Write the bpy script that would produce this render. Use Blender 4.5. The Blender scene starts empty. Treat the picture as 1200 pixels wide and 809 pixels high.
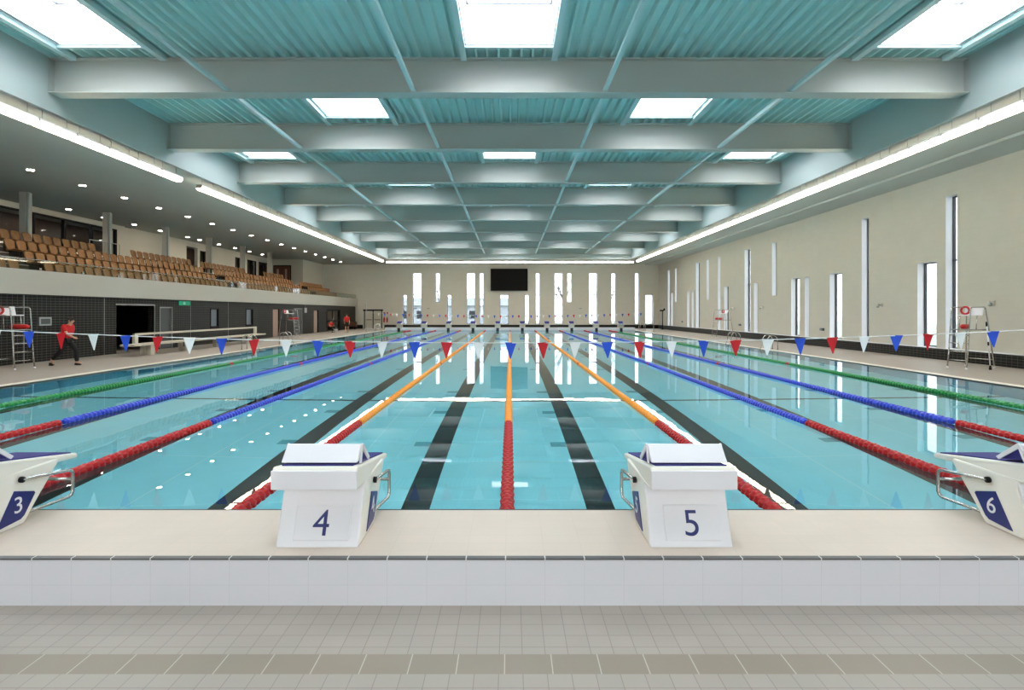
import bpy, math, random
from mathutils import Vector, Matrix
R = math.radians
SC = bpy.context.scene
COL = SC.collection
random.seed(7)

# ------------------------------------------------------------------ camera, world, exposure
EYE = 1.88
F = 629.0
cam_d = bpy.data.cameras.new('camera')
cam_d.sensor_width = 36; cam_d.lens = F * 36 / 1200
cam_d.shift_x = (600 - 598) / 1200; cam_d.shift_y = -(404.5 - 366) / 1200
cam_d.clip_start = 0.05; cam_d.clip_end = 500
cam = bpy.data.objects.new('camera', cam_d); COL.objects.link(cam)
cam.location = (0.03, 0, EYE); cam.rotation_euler = (R(90), 0, 0)
SC.camera = cam
SC.view_settings.view_transform = 'Standard'; SC.view_settings.look = 'None'
SC.view_settings.gamma = 1; SC.view_settings.use_curve_mapping = False
SC.view_settings.exposure = 0.53
SKY = 12.0          # overcast sky strength
STRIP = 13.0       # strip light strength
DOWN = 40.0        # downlight glow
DOWN_W = 30.0      # downlight watts
w = bpy.data.worlds.new('overcast_sky'); SC.world = w; w.use_nodes = True
bg = w.node_tree.nodes['Background']; bg.inputs[0].default_value = (0.93, 0.97, 1.0, 1); bg.inputs[1].default_value = SKY
cy = SC.cycles
cy.use_denoising = True
cy.max_bounces = 10; cy.diffuse_bounces = 5; cy.glossy_bounces = 4; cy.transmission_bounces = 8; cy.transparent_max_bounces = 16
cy.sample_clamp_indirect = 40.0; cy.caustics_reflective = True; cy.caustics_refractive = True
cy.blur_glossy = 0.5

# ------------------------------------------------------------------ helpers
def tag(o, label=None, cat=None, group=None, kind=None):
    if label: o['label'] = label
    if cat: o['category'] = cat
    if group: o['group'] = group
    if kind: o['kind'] = kind
    return o

def empty(name, loc=(0, 0, 0), rz=0):
    o = bpy.data.objects.new(name, None); COL.objects.link(o)
    o.location = loc; o.rotation_euler = (0, 0, rz); o.empty_display_size = 0.1
    return o

class MB:
    def __init__(s): s.v = []; s.f = []; s.m = []; s.s = []
    def face(s, idx, mi=0, sm=False): s.f.append(tuple(idx)); s.m.append(mi); s.s.append(sm)
    def quad(s, a, b, c, d, mi=0):
        n = len(s.v); s.v += [tuple(a), tuple(b), tuple(c), tuple(d)]; s.face((n, n+1, n+2, n+3), mi); return s
    def box(s, x0, y0, z0, x1, y1, z1, mi=0):
        if x0 > x1: x0, x1 = x1, x0
        if y0 > y1: y0, y1 = y1, y0
        if z0 > z1: z0, z1 = z1, z0
        n = len(s.v)
        s.v += [(x0,y0,z0),(x1,y0,z0),(x1,y1,z0),(x0,y1,z0),(x0,y0,z1),(x1,y0,z1),(x1,y1,z1),(x0,y1,z1)]
        for q in ((0,3,2,1),(4,5,6,7),(0,1,5,4),(1,2,6,5),(2,3,7,6),(3,0,4,7)): s.face([n+i for i in q], mi)
        return s
    def hexa(s, p, mi=0):     # 8 corners ordered as box
        n = len(s.v); s.v += [tuple(q) for q in p]
        for q in ((0,3,2,1),(4,5,6,7),(0,1,5,4),(1,2,6,5),(2,3,7,6),(3,0,4,7)): s.face([n+i for i in q], mi)
        return s
    def prism(s, poly, axis, a, b, mi=0):   # poly in the other two axes (x: (y,z), y: (x,z), z: (x,y))
        n = len(s.v); k = len(poly)
        for t in (a, b):
            for (u, v) in poly:
                s.v.append({'x': (t, u, v), 'y': (u, t, v), 'z': (u, v, t)}[axis])
        s.face(list(range(n, n+k))[::-1], mi); s.face(range(n+k, n+2*k), mi)
        for i in range(k):
            j = (i+1) % k; s.face((n+i, n+j, n+k+j, n+k+i), mi)
        return s
    def tube(s, pts, r, seg=8, mi=0, closed=False):
        pts = [Vector(p) for p in pts]; k = len(pts); n = len(s.v)
        rr = r if isinstance(r, (list, tuple)) else [r] * k
        up = None
        for i, p in enumerate(pts):
            a = pts[(i-1) % k] if (closed or i > 0) else p
            b = pts[(i+1) % k] if (closed or i < k-1) else p
            d = (b - a).normalized()
            if up is None:
                up = Vector((0, 0, 1)) if abs(d.z) < 0.9 else Vector((1, 0, 0))
            u = d.cross(up)
            if u.length < 1e-4: u = d.orthogonal()
            u.normalize(); vv = u.cross(d).normalized(); up = vv
            for j in range(seg):
                t = 2*math.pi*j/seg
                s.v.append(tuple(p + (u*math.cos(t) + vv*math.sin(t)) * rr[i]))
        for i in range(k if closed else k-1):
            a0 = n + i*seg; b0 = n + ((i+1) % k)*seg
            for j in range(seg):
                j2 = (j+1) % seg; s.face((a0+j, a0+j2, b0+j2, b0+j), mi, True)
        if not closed:
            s.face(list(range(n, n+seg))[::-1], mi); s.face(range(n+(k-1)*seg, n+k*seg), mi)
        return s
    def lathe(s, prof, c, seg=16, mi=0, axis='z', smooth=True):
        n = len(s.v)
        for (r, h) in prof:
            for j in range(seg):
                t = 2*math.pi*j/seg; a, b = r*math.cos(t), r*math.sin(t)
                p = {'z': (a, b, h), 'y': (a, h, b), 'x': (h, a, b)}[axis]
                s.v.append((c[0]+p[0], c[1]+p[1], c[2]+p[2]))
        for i in range(len(prof)-1):
            for j in range(seg):
                j2 = (j+1) % seg; s.face((n+i*seg+j, n+i*seg+j2, n+(i+1)*seg+j2, n+(i+1)*seg+j), mi, smooth)
        s.face(list(range(n, n+seg))[::-1], mi); s.face(range(n+(len(prof)-1)*seg, n+len(prof)*seg), mi)
        return s
    def mesh(s, name, mats):
        me = bpy.data.meshes.new(name); me.from_pydata(s.v, [], s.f)
        for m in (mats if isinstance(mats, (list, tuple)) else [mats]): me.materials.append(m)
        me.polygons.foreach_set('material_index', s.m)
        me.polygons.foreach_set('use_smooth', s.s)
        me.update(); return me
    def build(s, name, mats, parent=None, bevel=0, bseg=2):
        o = bpy.data.objects.new(name, s.mesh(name, mats)); COL.objects.link(o)
        if parent: o.parent = parent
        if bevel:
            b = o.modifiers.new('bevel', 'BEVEL'); b.width = bevel; b.segments = bseg; b.limit_method = 'ANGLE'; b.angle_limit = R(35)
            b.harden_normals = False
        return o

def arc(c, r, a0, a1, n, plane='xz'):
    out = []
    for i in range(n+1):
        t = R(a0 + (a1-a0)*i/n); u, v = r*math.cos(t), r*math.sin(t)
        out.append({'xz': (c[0]+u, c[1], c[2]+v), 'yz': (c[0], c[1]+u, c[2]+v), 'xy': (c[0]+u, c[1]+v, c[2])}[plane])
    return out

def copy_tree(o, parent=None):
    c = o.copy(); COL.objects.link(c); c.parent = parent
    for ch in o.children: copy_tree(ch, c)
    return c

ONES = 'first second third fourth fifth sixth seventh eighth ninth tenth eleventh twelfth thirteenth fourteenth fifteenth sixteenth seventeenth eighteenth nineteenth'.split()
TENS = {20: 'twent', 30: 'thirt', 40: 'fort', 50: 'fift'}
def nth(n):
    if n < 20: return ONES[n-1]
    t, u = n // 10 * 10, n % 10
    return TENS[t] + ('ieth' if u == 0 else 'y-' + ONES[u-1])

# ------------------------------------------------------------------ materials
def lin(c):
    return tuple(((x/255)/12.92 if x/255 <= .04045 else ((x/255+.055)/1.055)**2.4) for x in c) + (1,)
def mat(name, rgb, rough=0.5, metal=0.0, noise=0.0, nscale=3.0, emit=None, estr=0.0, spec=0.5, coat=0.0):
    m = bpy.data.materials.new(name); m.use_nodes = True; nt = m.node_tree
    b = nt.nodes['Principled BSDF']; b.inputs['Roughness'].default_value = rough; b.inputs['Metallic'].default_value = metal
    b.inputs['Specular IOR Level'].default_value = spec
    if coat: b.inputs['Coat Weight'].default_value = coat
    c = lin(rgb)
    if noise:
        tc = nt.nodes.new('ShaderNodeNewGeometry'); n = nt.nodes.new('ShaderNodeTexNoise'); n.inputs['Scale'].default_value = nscale
        n.inputs['Detail'].default_value = 4
        r = nt.nodes.new('ShaderNodeValToRGB')
        r.color_ramp.elements[0].position = .3; r.color_ramp.elements[1].position = .7
        r.color_ramp.elements[0].color = tuple(x*(1-noise) for x in c[:3]) + (1,)
        r.color_ramp.elements[1].color = tuple(min(1, x*(1+noise)) for x in c[:3]) + (1,)
        nt.links.new(tc.outputs['Position'], n.inputs['Vector']); nt.links.new(n.outputs['Fac'], r.inputs['Fac'])
        nt.links.new(r.outputs['Color'], b.inputs['Base Color'])
    else: b.inputs['Base Color'].default_value = c
    if emit: b.inputs['Emission Color'].default_value = lin(emit); b.inputs['Emission Strength'].default_value = estr
    return m

def tile(name, rgb, grout, w, h, plane='xy', joint=0.006, rough=0.35, vary=0.04, offset=0.0, off=(0, 0), noise=0.05, spec=0.5, bump=0.15):
    m = mat(name, rgb, rough, spec=spec); nt = m.node_tree; b = nt.nodes['Principled BSDF']
    g = nt.nodes.new('ShaderNodeNewGeometry'); sp = nt.nodes.new('ShaderNodeSeparateXYZ'); cb = nt.nodes.new('ShaderNodeCombineXYZ')
    nt.links.new(g.outputs['Position'], sp.inputs[0])
    ad = []
    for k in range(2):
        a = nt.nodes.new('ShaderNodeMath'); a.operation = 'ADD'; a.inputs[1].default_value = off[k] + 100*[w, h][k]*0
        nt.links.new(sp.outputs['XYZ'.index(plane[k].upper())], a.inputs[0]); nt.links.new(a.outputs[0], cb.inputs[k])
    br = nt.nodes.new('ShaderNodeTexBrick'); br.offset = offset; br.squash = 1
    br.inputs['Scale'].default_value = 1; br.inputs['Mortar Size'].default_value = joint/2; br.inputs['Mortar Smooth'].default_value = 0.1
    br.inputs['Brick Width'].default_value = w; br.inputs['Row Height'].default_value = h; br.inputs['Bias'].default_value = 0
    c = lin(rgb)
    br.inputs['Color1'].default_value = tuple(x*(1-vary) for x in c[:3]) + (1,)
    br.inputs['Color2'].default_value = tuple(min(1, x*(1+vary)) for x in c[:3]) + (1,)
    br.inputs['Mortar'].default_value = lin(grout)
    nt.links.new(cb.outputs[0], br.inputs['Vector'])
    no = nt.nodes.new('ShaderNodeTexNoise'); no.inputs['Scale'].default_value = 1.7; no.inputs['Detail'].default_value = 5
    nt.links.new(g.outputs['Position'], no.inputs['Vector'])
    mx = nt.nodes.new('ShaderNodeMix'); mx.data_type = 'RGBA'; mx.blend_type = 'MULTIPLY'; mx.inputs[0].default_value = 1
    rp = nt.nodes.new('ShaderNodeMapRange'); rp.inputs[1].default_value = .25; rp.inputs[2].default_value = .75; rp.inputs[3].default_value = 1-noise; rp.inputs[4].default_value = 1+noise
    nt.links.new(no.outputs['Fac'], rp.inputs[0])
    nt.links.new(br.outputs['Color'], mx.inputs[6]); nt.links.new(rp.outputs[0], mx.inputs[7]); nt.links.new(mx.outputs[2], b.inputs['Base Color'])
    if bump:
        bp = nt.nodes.new('ShaderNodeBump'); bp.inputs['Strength'].default_value = bump; bp.inputs['Distance'].default_value = 0.003; bp.invert = True
        nt.links.new(br.outputs['Fac'], bp.inputs['Height']); nt.links.new(bp.outputs[0], b.inputs['Normal'])
    return m

def emis(name, rgb, strength):
    m = bpy.data.materials.new(name); m.use_nodes = True; nt = m.node_tree; nt.nodes.clear()
    e = nt.nodes.new('ShaderNodeEmission'); e.inputs[0].default_value = lin(rgb); e.inputs[1].default_value = strength
    o = nt.nodes.new('ShaderNodeOutputMaterial'); nt.links.new(e.outputs[0], o.inputs[0]); return m

def pane(name, tint=(1, 1, 1), rough=0.0):
    m = bpy.data.materials.new(name); m.use_nodes = True; nt = m.node_tree; nt.nodes.clear()
    t = nt.nodes.new('ShaderNodeBsdfTransparent'); t.inputs[0].default_value = tuple(tint) + (1,)
    g = nt.nodes.new('ShaderNodeBsdfGlossy'); g.inputs['Roughness'].default_value = rough
    lw_ = nt.nodes.new('ShaderNodeLayerWeight'); lw_.inputs[0].default_value = .5
    pw = nt.nodes.new('ShaderNodeMath'); pw.operation = 'POWER'; pw.inputs[1].default_value = 5; nt.links.new(lw_.outputs['Facing'], pw.inputs[0])
    f = nt.nodes.new('ShaderNodeMath'); f.operation = 'MULTIPLY_ADD'; f.inputs[1].default_value = .9; f.inputs[2].default_value = .03; nt.links.new(pw.outputs[0], f.inputs[0])
    x = nt.nodes.new('ShaderNodeMixShader'); o = nt.nodes.new('ShaderNodeOutputMaterial')
    nt.links.new(f.outputs[0], x.inputs[0]); nt.links.new(t.outputs[0], x.inputs[1]); nt.links.new(g.outputs[0], x.inputs[2]); nt.links.new(x.outputs[0], o.inputs[0])
    return m

M = {}
M['wall'] = mat('cream_wall', (206, 201, 188), .75, noise=.015, nscale=1.0)
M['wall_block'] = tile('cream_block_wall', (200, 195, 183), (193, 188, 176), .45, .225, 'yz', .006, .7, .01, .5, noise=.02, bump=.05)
M['wall_block_far_lit'] = tile('cream_block_wall_far_lit', (216, 211, 199), (209, 204, 192), .45, .225, 'xz', .006, .7, .01, .5, noise=.02, bump=.05)  # same paint as the right wall, lightened to stand for stronger light here
M['reveal'] = mat('white_reveal', (226, 228, 232), .5)
M['soffit'] = mat('soffit_paint', (180, 184, 180), .7)
M['fascia'] = mat('fascia_paint', (172, 182, 180), .6)
M['beam'] = mat('beam_paint', (172, 176, 171), .5)
M['deck'] = mat('profiled_roof_deck', (182, 216, 214), .45)  # teal light thrown up by the water is put into this colour
M['tie'] = mat('tie_paint', (186, 212, 214), .4)
M['floor'] = tile('floor_tile', (166, 156, 147), (140, 131, 122), .125, .108, 'xy', .0045, .55, .02, 0, (0.03, 0.045), noise=.03)
M['channel'] = tile('channel_grate', (146, 134, 120), (188, 180, 168), .25, 30, 'xy', .006, .5, .02, 0, noise=.05)
M['headtop'] = tile('headwall_top', (210, 194, 181), (201, 185, 171), .25, .125, 'xy', .003, .45, .01, 0, noise=.03, bump=.05)
M['headwall'] = tile('headwall_tile', (220, 219, 225), (208, 207, 213), .25, .15, 'xz', .003, .25, .006, 0, noise=.01, bump=.05)
M['edge'] = tile('dark_edge_tile', (98, 96, 98), (215, 212, 208), .25, 30, 'xy', .008, .4, .06, 0)
M['coping'] = tile('coping_tile', (236, 228, 214), (205, 196, 182), 30, .25, 'xy', .004, .4, .01, 0)
M['blacktile'] = tile('black_wall_tile', (14, 15, 15), (96, 96, 90), .2, .1, 'yz', .010, .4, .15, 0, bump=.3, spec=.25)
M['blacktile_far'] = tile('black_wall_tile_far', (24, 25, 26), (52, 52, 50), .2, .1, 'xz', .005, .4, .15, 0, bump=.3, spec=.25)
M['pooltile'] = tile('pool_floor_tile', (172, 238, 248), (204, 244, 250), 1.25, 2.5, 'xy', .03, .5, .02, 0, (0, -4.0), noise=.03, bump=0)
M['poolwall'] = tile('pool_wall_tile', (96, 176, 204), (120, 190, 214), .25, .25, 'yz', .008, .4, .03, 0, bump=0)
M['poolwallf'] = tile('pool_end_tile', (96, 176, 204), (120, 190, 214), .25, .25, 'xz', .008, .4, .03, 0, bump=0)
M['black'] = mat('black_line_tile', (20, 24, 26), .4)
M['teal'] = mat('inlet_grille', (92, 168, 182), .5)
M['dkframe'] = mat('dark_window_frame', (38, 42, 50), .4)
M['greyframe'] = mat('grey_frame', (120, 128, 138), .4)
M['glass'] = pane('window_glass')
M['tinted'] = pane('dimmed_window_glass', (.42, .43, .44))  # tint added to dim the sky seen through the right and far windows
M['barglass'] = pane('balustrade_glass', (.88, .93, .9))
M['steel'] = mat('stainless_steel', (190, 190, 186), .22, 1.0)
M['bsteel'] = mat('brushed_steel', (170, 172, 170), .4, 1.0)
M['white'] = mat('white_plastic', (232, 231, 236), .35)
M['cream_plastic'] = mat('block_shell', (238, 234, 224), .4, noise=.01, nscale=8)
M['navy'] = mat('navy_panel', (34, 44, 112), .35)
M['navygrip'] = mat('navy_grip_surface', (40, 38, 118), .7, noise=.12, nscale=60)
M['rubber'] = mat('black_rubber', (12, 12, 13), .6, spec=.25)
M['red'] = mat('red_float', (176, 10, 16), .4, spec=.35)
M['redp'] = mat('red_plastic', (190, 28, 32), .4)
M['blue'] = mat('blue_float', (44, 66, 196), .3)
M['orange'] = mat('orange_float', (244, 148, 22), .3)
M['green'] = mat('green_float', (22, 132, 62), .3)
M['fred'] = mat('red_pennant', (214, 24, 36), .6)
M['fblue'] = mat('blue_pennant', (34, 82, 208), .6)
M['fwhite'] = mat('white_pennant', (252, 251, 250), .6)
M['cord'] = mat('white_cord', (232, 232, 232), .6)
M['wood'] = mat('brown_seat', (150, 106, 62), .45, noise=.12, nscale=9)
M['seatdark'] = mat('dark_seat_mount', (46, 36, 28), .6)
M['tier'] = mat('dark_tier_floor', (62, 58, 54), .8, noise=.08)
M['nosing'] = mat('pale_stair_nosing', (205, 203, 195), .6)
M['parapet'] = mat('white_parapet', (190, 186, 178), .6)
M['door_grey'] = mat('grey_door', (74, 78, 80), .4)
M['door_cream'] = mat('cream_door', (206, 200, 184), .5)
M['door_brown'] = mat('brown_door', (96, 58, 40), .5, noise=.1, nscale=6)
M['panel_pink'] = mat('pale_pink_panel', (178, 150, 136), .5)
M['dark'] = mat('dark_interior', (14, 14, 15), .7)
M['interior'] = mat('brown_interior_boarding', (92, 70, 54), .7, noise=.15, nscale=2)
M['screen'] = mat('black_screen', (5, 6, 6), .5, spec=.15)
M['bench'] = mat('cream_bench', (198, 190, 174), .5)
M['green_sign'] = mat('green_sign', (10, 110, 80), .5, emit=(20, 150, 110), estr=.5)
M['skin'] = mat('skin', (196, 148, 120), .5)
M['shirt'] = mat('red_shirt', (196, 26, 30), .8)
M['trousers'] = mat('black_trousers', (18, 18, 21), .8)
M['hair'] = mat('dark_hair', (34, 26, 22), .7)
M['shoe'] = mat('dark_shoe', (22, 20, 20), .5)
M['grass'] = mat('outside_ground', (150, 155, 140), .9, noise=.1)
M['bark'] = mat('bark', (120, 112, 104), .9)
M['facade'] = mat('outside_facade', (170, 176, 184), .8)
M['light'] = emis('strip_light_glow', (255, 240, 214), STRIP)
M['panel'] = emis('added_panel_glow', (240, 244, 255), 4.0)  # glow of the panels added behind the gallery glazing
M['lamp'] = emis('downlight_glow', (255, 244, 224), DOWN)

def water_mat():
    m = bpy.data.materials.new('pool_water'); m.use_nodes = True; nt = m.node_tree; nt.nodes.clear()
    g = nt.nodes.new('ShaderNodeNewGeometry')
    mp = nt.nodes.new('ShaderNodeMapping'); mp.inputs['Scale'].default_value = (1, 1, 1)
    nt.links.new(g.outputs['Position'], mp.inputs[0])
    n = nt.nodes.new('ShaderNodeTexNoise'); n.inputs['Scale'].default_value = 1.1; n.inputs['Detail'].default_value = 2; n.inputs['Roughness'].default_value = .4
    nt.links.new(mp.outputs[0], n.inputs['Vector'])
    b = nt.nodes.new('ShaderNodeBump'); b.inputs['Strength'].default_value = 1.0; b.inputs['Distance'].default_value = 0.0014
    nt.links.new(n.outputs['Fac'], b.inputs['Height'])
    f = nt.nodes.new('ShaderNodeFresnel'); f.inputs[0].default_value = 1.333
    rf = nt.nodes.new('ShaderNodeBsdfRefraction'); rf.inputs['IOR'].default_value = 1.333; rf.inputs['Roughness'].default_value = 0
    rf.inputs[0].default_value = (.86, .985, .995, 1)
    gl = nt.nodes.new('ShaderNodeBsdfGlossy'); gl.inputs['Roughness'].default_value = 0
    x = nt.nodes.new('ShaderNodeMixShader'); o = nt.nodes.new('ShaderNodeOutputMaterial')
    for q in (f, rf, gl): nt.links.new(b.outputs[0], q.inputs['Normal'])
    nt.links.new(f.outputs[0], x.inputs[0]); nt.links.new(rf.outputs[0], x.inputs[1]); nt.links.new(gl.outputs[0], x.inputs[2]); nt.links.new(x.outputs[0], o.inputs[0])
    return m
M['water'] = water_mat()

# ------------------------------------------------------------------ structure
Y0, YF = -4.0, 61.1           # back and far wall
XR, XL = 16.9, -17.6          # right wall, left black wall
PW = 12.65                    # half pool width
PN, PF = 4.238, 54.3          # pool end faces
HN = 3.40                     # near headwall front
HF = 55.15
HZ = .317
FZ = .02
SOF = 7.32
RX, RYF = 12.3, 54.3          # raised ceiling
DECK = 8.70
BEAMS = [14.5 + 4.95*i for i in range(9)]
BAYS = [(b, b + 4.95) for b in [-0.35, 4.6, 9.55] + BEAMS[:-1]]

def holes(plane, c0, c1, u0, u1, v0, v1, hs, mb=None, mi=0, mr=None):
    """wall slab between c0 (room face) and c1; plane 'x': u=y v=z; 'y': u=x v=z; 'z': u=x v=y; hs (ua,ub,va,vb)"""
    mb = mb or MB(); mr = mi if mr is None else mr
    P = {'x': lambda c, u, v: (c, u, v), 'y': lambda c, u, v: (u, c, v), 'z': lambda c, u, v: (u, v, c)}[plane]
    us = sorted({u0, u1, *[h[0] for h in hs], *[h[1] for h in hs]}); vs = sorted({v0, v1, *[h[2] for h in hs], *[h[3] for h in hs]})
    us = [u for u in us if u0 <= u <= u1]; vs = [v for v in vs if v0 <= v <= v1]
    for i in range(len(us)-1):
        # merge vertical runs
        run = None
        for j in range(len(vs)-1):
            uc, vc = (us[i]+us[i+1])/2, (vs[j]+vs[j+1])/2
            ins = any(h[0] < uc < h[1] and h[2] < vc < h[3] for h in hs)
            if not ins and run is None: run = vs[j]
            if (ins or j == len(vs)-2) and run is not None:
                top = vs[j] if ins else vs[j+1]
                for c in (c0, c1): mb.quad(P(c, us[i], run), P(c, us[i+1], run), P(c, us[i+1], top), P(c, us[i], top), mi)
                run = None
    for h in list(hs) :
        a, b, c, d = h
        mb.quad(P(c0, a, c), P(c0, b, c), P(c1, b, c), P(c1, a, c), mr); mb.quad(P(c0, a, d), P(c0, b, d), P(c1, b, d), P(c1, a, d), mr)
        mb.quad(P(c0, a, c), P(c0, a, d), P(c1, a, d), P(c1, a, c), mr); mb.quad(P(c0, b, c), P(c0, b, d), P(c1, b, d), P(c1, b, c), mr)
    a, b, c, d = u0, u1, v0, v1
    mb.quad(P(c0, a, c), P(c0, b, c), P(c1, b, c), P(c1, a, c), mi); mb.quad(P(c0, a, d), P(c0, b, d), P(c1, b, d), P(c1, a, d), mi)
    mb.quad(P(c0, a, c), P(c0, a, d), P(c1, a, d), P(c1, a, c), mi); mb.quad(P(c0, b, c), P(c0, b, d), P(c1, b, d), P(c1, b, c), mi)
    return mb

def struct(name, mb, mats, parent=None, **k):
    o = mb.build(name, mats, parent, **k)
    if not parent: o['kind'] = 'structure'
    return o

# floor around the pool
fl = MB()
for (x0, y0, x1, y1) in ((-22, Y0, 18, 2.757), (-22, 2.917, 18, HN), (-22, HN, -PW-.3, YF+.2), (PW+.3, HN, 18, YF+.2), (-PW-.3, HF, PW+.3, YF+.2)):
    fl.quad((x0, y0, FZ), (x1, y0, FZ), (x1, y1, FZ), (x0, y1, FZ), 0)
fl.box(-22, 2.757, FZ-.05, 18, 2.917, FZ, 1)
fl.quad((-28, Y0-1, FZ-.004), (-22, Y0-1, FZ-.004), (-22, YF+.2, FZ-.004), (-28, YF+.2, FZ-.004), 0)
fl.quad((-28, Y0-1, -.6), (18, Y0-1, -.6), (18, HN, -.6), (-28, HN, -.6), 0)
for s in (-1, 1):
    a, b = sorted((s*PW, s*(PW+.3)))
    fl.box(a, HN, -.25, b, HF, FZ+.012, 2)
    a, b = sorted((s*(PW+.3), s*(PW+.42)))
    fl.quad((a, HN, FZ+.002), (b, HN, FZ+.002), (b, HF, FZ+.002), (a, HF, FZ+.002), 1)
struct('floor', fl, [M['floor'], M['channel'], M['coping']])

# raised tiled head walls at both ends
for nm, ya, yb, front in (('trim_1', HN, PN, 1), ('trim_2', PF, HF, 0)):
    h = MB()
    h.box(-PW, ya, FZ-.3, PW, yb, HZ, 0)
    # top and dark nosing
    e = .034
    if front:
        h.box(-PW, ya+e, HZ, PW, yb-.012, HZ+.004, 1); h.box(-PW, ya-.002, HZ-.008, PW, ya+e, HZ+.004, 2)
        h.box(-PW, yb-.012, HZ-.02, PW, yb+.004, HZ+.005, 3)
    else:
        h.box(-PW, ya, HZ, PW, yb, HZ+.004, 1)
        for k in range(10):
            x = -11.25 + 2.5*k
            h.box(x-.14, ya-.012, -2.0, x+.14, ya, HZ-.04, 3)
    struct(nm, h, [M['headwall'], M['headtop'], M['edge'], M['black']])

# pool basin with its lane markings
PD = -2.15
pb = MB()
pb.quad((-PW, PN, PD), (PW, PN, PD), (PW, PF, PD), (-PW, PF, PD), 0)
pb.quad((-PW, PN, PD), (-PW, PF, PD), (-PW, PF, FZ), (-PW, PN, FZ), 1); pb.quad((PW, PN, PD), (PW, PF, PD), (PW, PF, FZ), (PW, PN, FZ), 1)
pb.quad((-PW, PN, PD), (PW, PN, PD), (PW, PN, FZ), (-PW, PN, FZ), 2); pb.quad((-PW, PF, PD), (PW, PF, PD), (PW, PF, FZ), (-PW, PF, FZ), 2)
for k in range(10):
    x = -11.25 + 2.5*k
    pb.box(x-.19, PN+.6, PD-.02, x+.19, PF-2.0, PD+.006, 3)
    pb.box(x-.5, PF-2.3, PD-.02, x+.5, PF-2.0, PD+.006, 3)
    for y in (9.9, 12.4, 15.0, 20.0, 25.0, 32.0, 40.0): pb.box(x-.48, y-.13, PD-.02, x-.19, y+.13, PD+.008, 4)
pb.box(-PW, 13.65, PD-.02, PW, 13.78, PD+.007, 3)
struct('floor_pool_basin', pb, [M['pooltile'], M['poolwall'], M['poolwallf'], M['black'], M['teal']])
wt = MB().quad((-PW, PN, 0), (PW, PN, 0), (PW, PF, 0), (-PW, PF, 0)).build('pool_water', M['water'])
tag(wt, 'clear turquoise water filling the swimming pool', 'water', kind='stuff')

# windows
RW = [(20.26, 20.8, .48, 6.35), (21.24, 22.24, .48, 3.9), (25.25, 25.77, .48, 6.35), (27.3, 28.35, .48, 3.9), (30.3, 30.75, .48, 3.9),
      (31.3, 32.25, .48, 3.9), (34.0, 34.6, 2.94, 6.35), (37.7, 38.65, .48, 6.35), (36.57, 37.17, .48, 3.9), (41.5, 42.35, .48, 3.9),
      (43.1, 43.6, .48, 6.35), (45.6, 46.1, 2.94, 6.35), (47.8, 48.76, .48, 6.35), (49.4, 49.9, .48, 3.9), (50.6, 51.2, .48, 3.9),
      (54.4, 54.96, 2.94, 6.35), (55.7, 56.3, .48, 3.9), (56.8, 57.5, .48, 6.35)]
fx = lambda px: (px - 598) * YF / F
FW = [(472.4, 477, .5, 3.87), (484, 494, .5, 6.35), (510.5, 515.6, 3.0, 6.35), (524.3, 529.4, .5, 3.87), (547, 557, .5, 6.35),
      (562, 567.2, .5, 6.35), (586.2, 596.2, .5, 3.87), (615.2, 620.2, .5, 3.87), (628, 633, .5, 6.35), (650, 660, .5, 6.35),
      (665, 670.4, 3.0, 6.35), (690.6, 700.4, .5, 6.35), (716.8, 722, .5, 6.35), (744.5, 749.5, .5, 6.35), (756.5, 765.8, .5, 3.87)]
FW = [(fx(a), fx(b), c, d) for a, b, c, d in FW]
TH = .42
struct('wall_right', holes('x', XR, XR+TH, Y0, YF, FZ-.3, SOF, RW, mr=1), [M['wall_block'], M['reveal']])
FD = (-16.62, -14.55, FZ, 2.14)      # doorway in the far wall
struct('wall_far', holes('y', YF, YF+TH, -28, XR+TH, FZ-.3, SOF, FW + [FD], mr=1), [M['wall_block_far_lit'], M['reveal']])
def window(i, plane, c, h, side):
    """frame and pane set at the outer face of the opening"""
    a, b, z0, z1 = h; fr = MB(); t = .045
    def bx(mb, u0, u1, v0, v1, d0, d1):
        if plane == 'x': mb.box(c+d0, u0, v0, c+d1, u1, v1)
        else: mb.box(u0, c+d0, v0, u1, c+d1, v1)
    bx(fr, a, a+t, z0, z1, .27, .36); bx(fr, b-t, b, z0, z1, .27, .36); bx(fr, a, b, z0, z0+t, .27, .36); bx(fr, a, b, z1-t, z1, .27, .36)
    if z1 - z0 > 5: bx(fr, a, b, 3.86, 3.92, .26, .36)
    o = fr.build('window_%d' % i, M['dkframe']); o['kind'] = 'structure'
    g = MB(); bx(g, a+t, b-t, z0+t, z1-t, .31, .318); g.build('glass', M['tinted'], o)
n = 0
for h in RW: n += 1; window(n, 'x', XR, h, 1)
for h in FW: n += 1; window(n, 'y', YF, h, 1)

# left: black tiled wall below the gallery, with its openings
lw = lambda px: -XL * F / (598 - px)
LO = {'portal': (lw(137), lw(181), FZ, 2.2), 'd1': (lw(188), lw(203.5), FZ, 2.15), 'w1': (lw(247), lw(257), .85, 2.1), 'w2': (lw(288.5), lw(297), .85, 2.1),
      'd2': (lw(320), lw(328), FZ, 2.15), 'd3': (lw(345), lw(355), FZ, 2.2), 'd4': (lw(368), lw(373.5), FZ, 2.1), 'd5': (lw(383), lw(399), FZ, 2.15)}
struct('wall_left', holes('x', XL, XL-.3, Y0, YF, FZ-.3, 2.56, list(LO.values())), [M['blacktile']])
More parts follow.
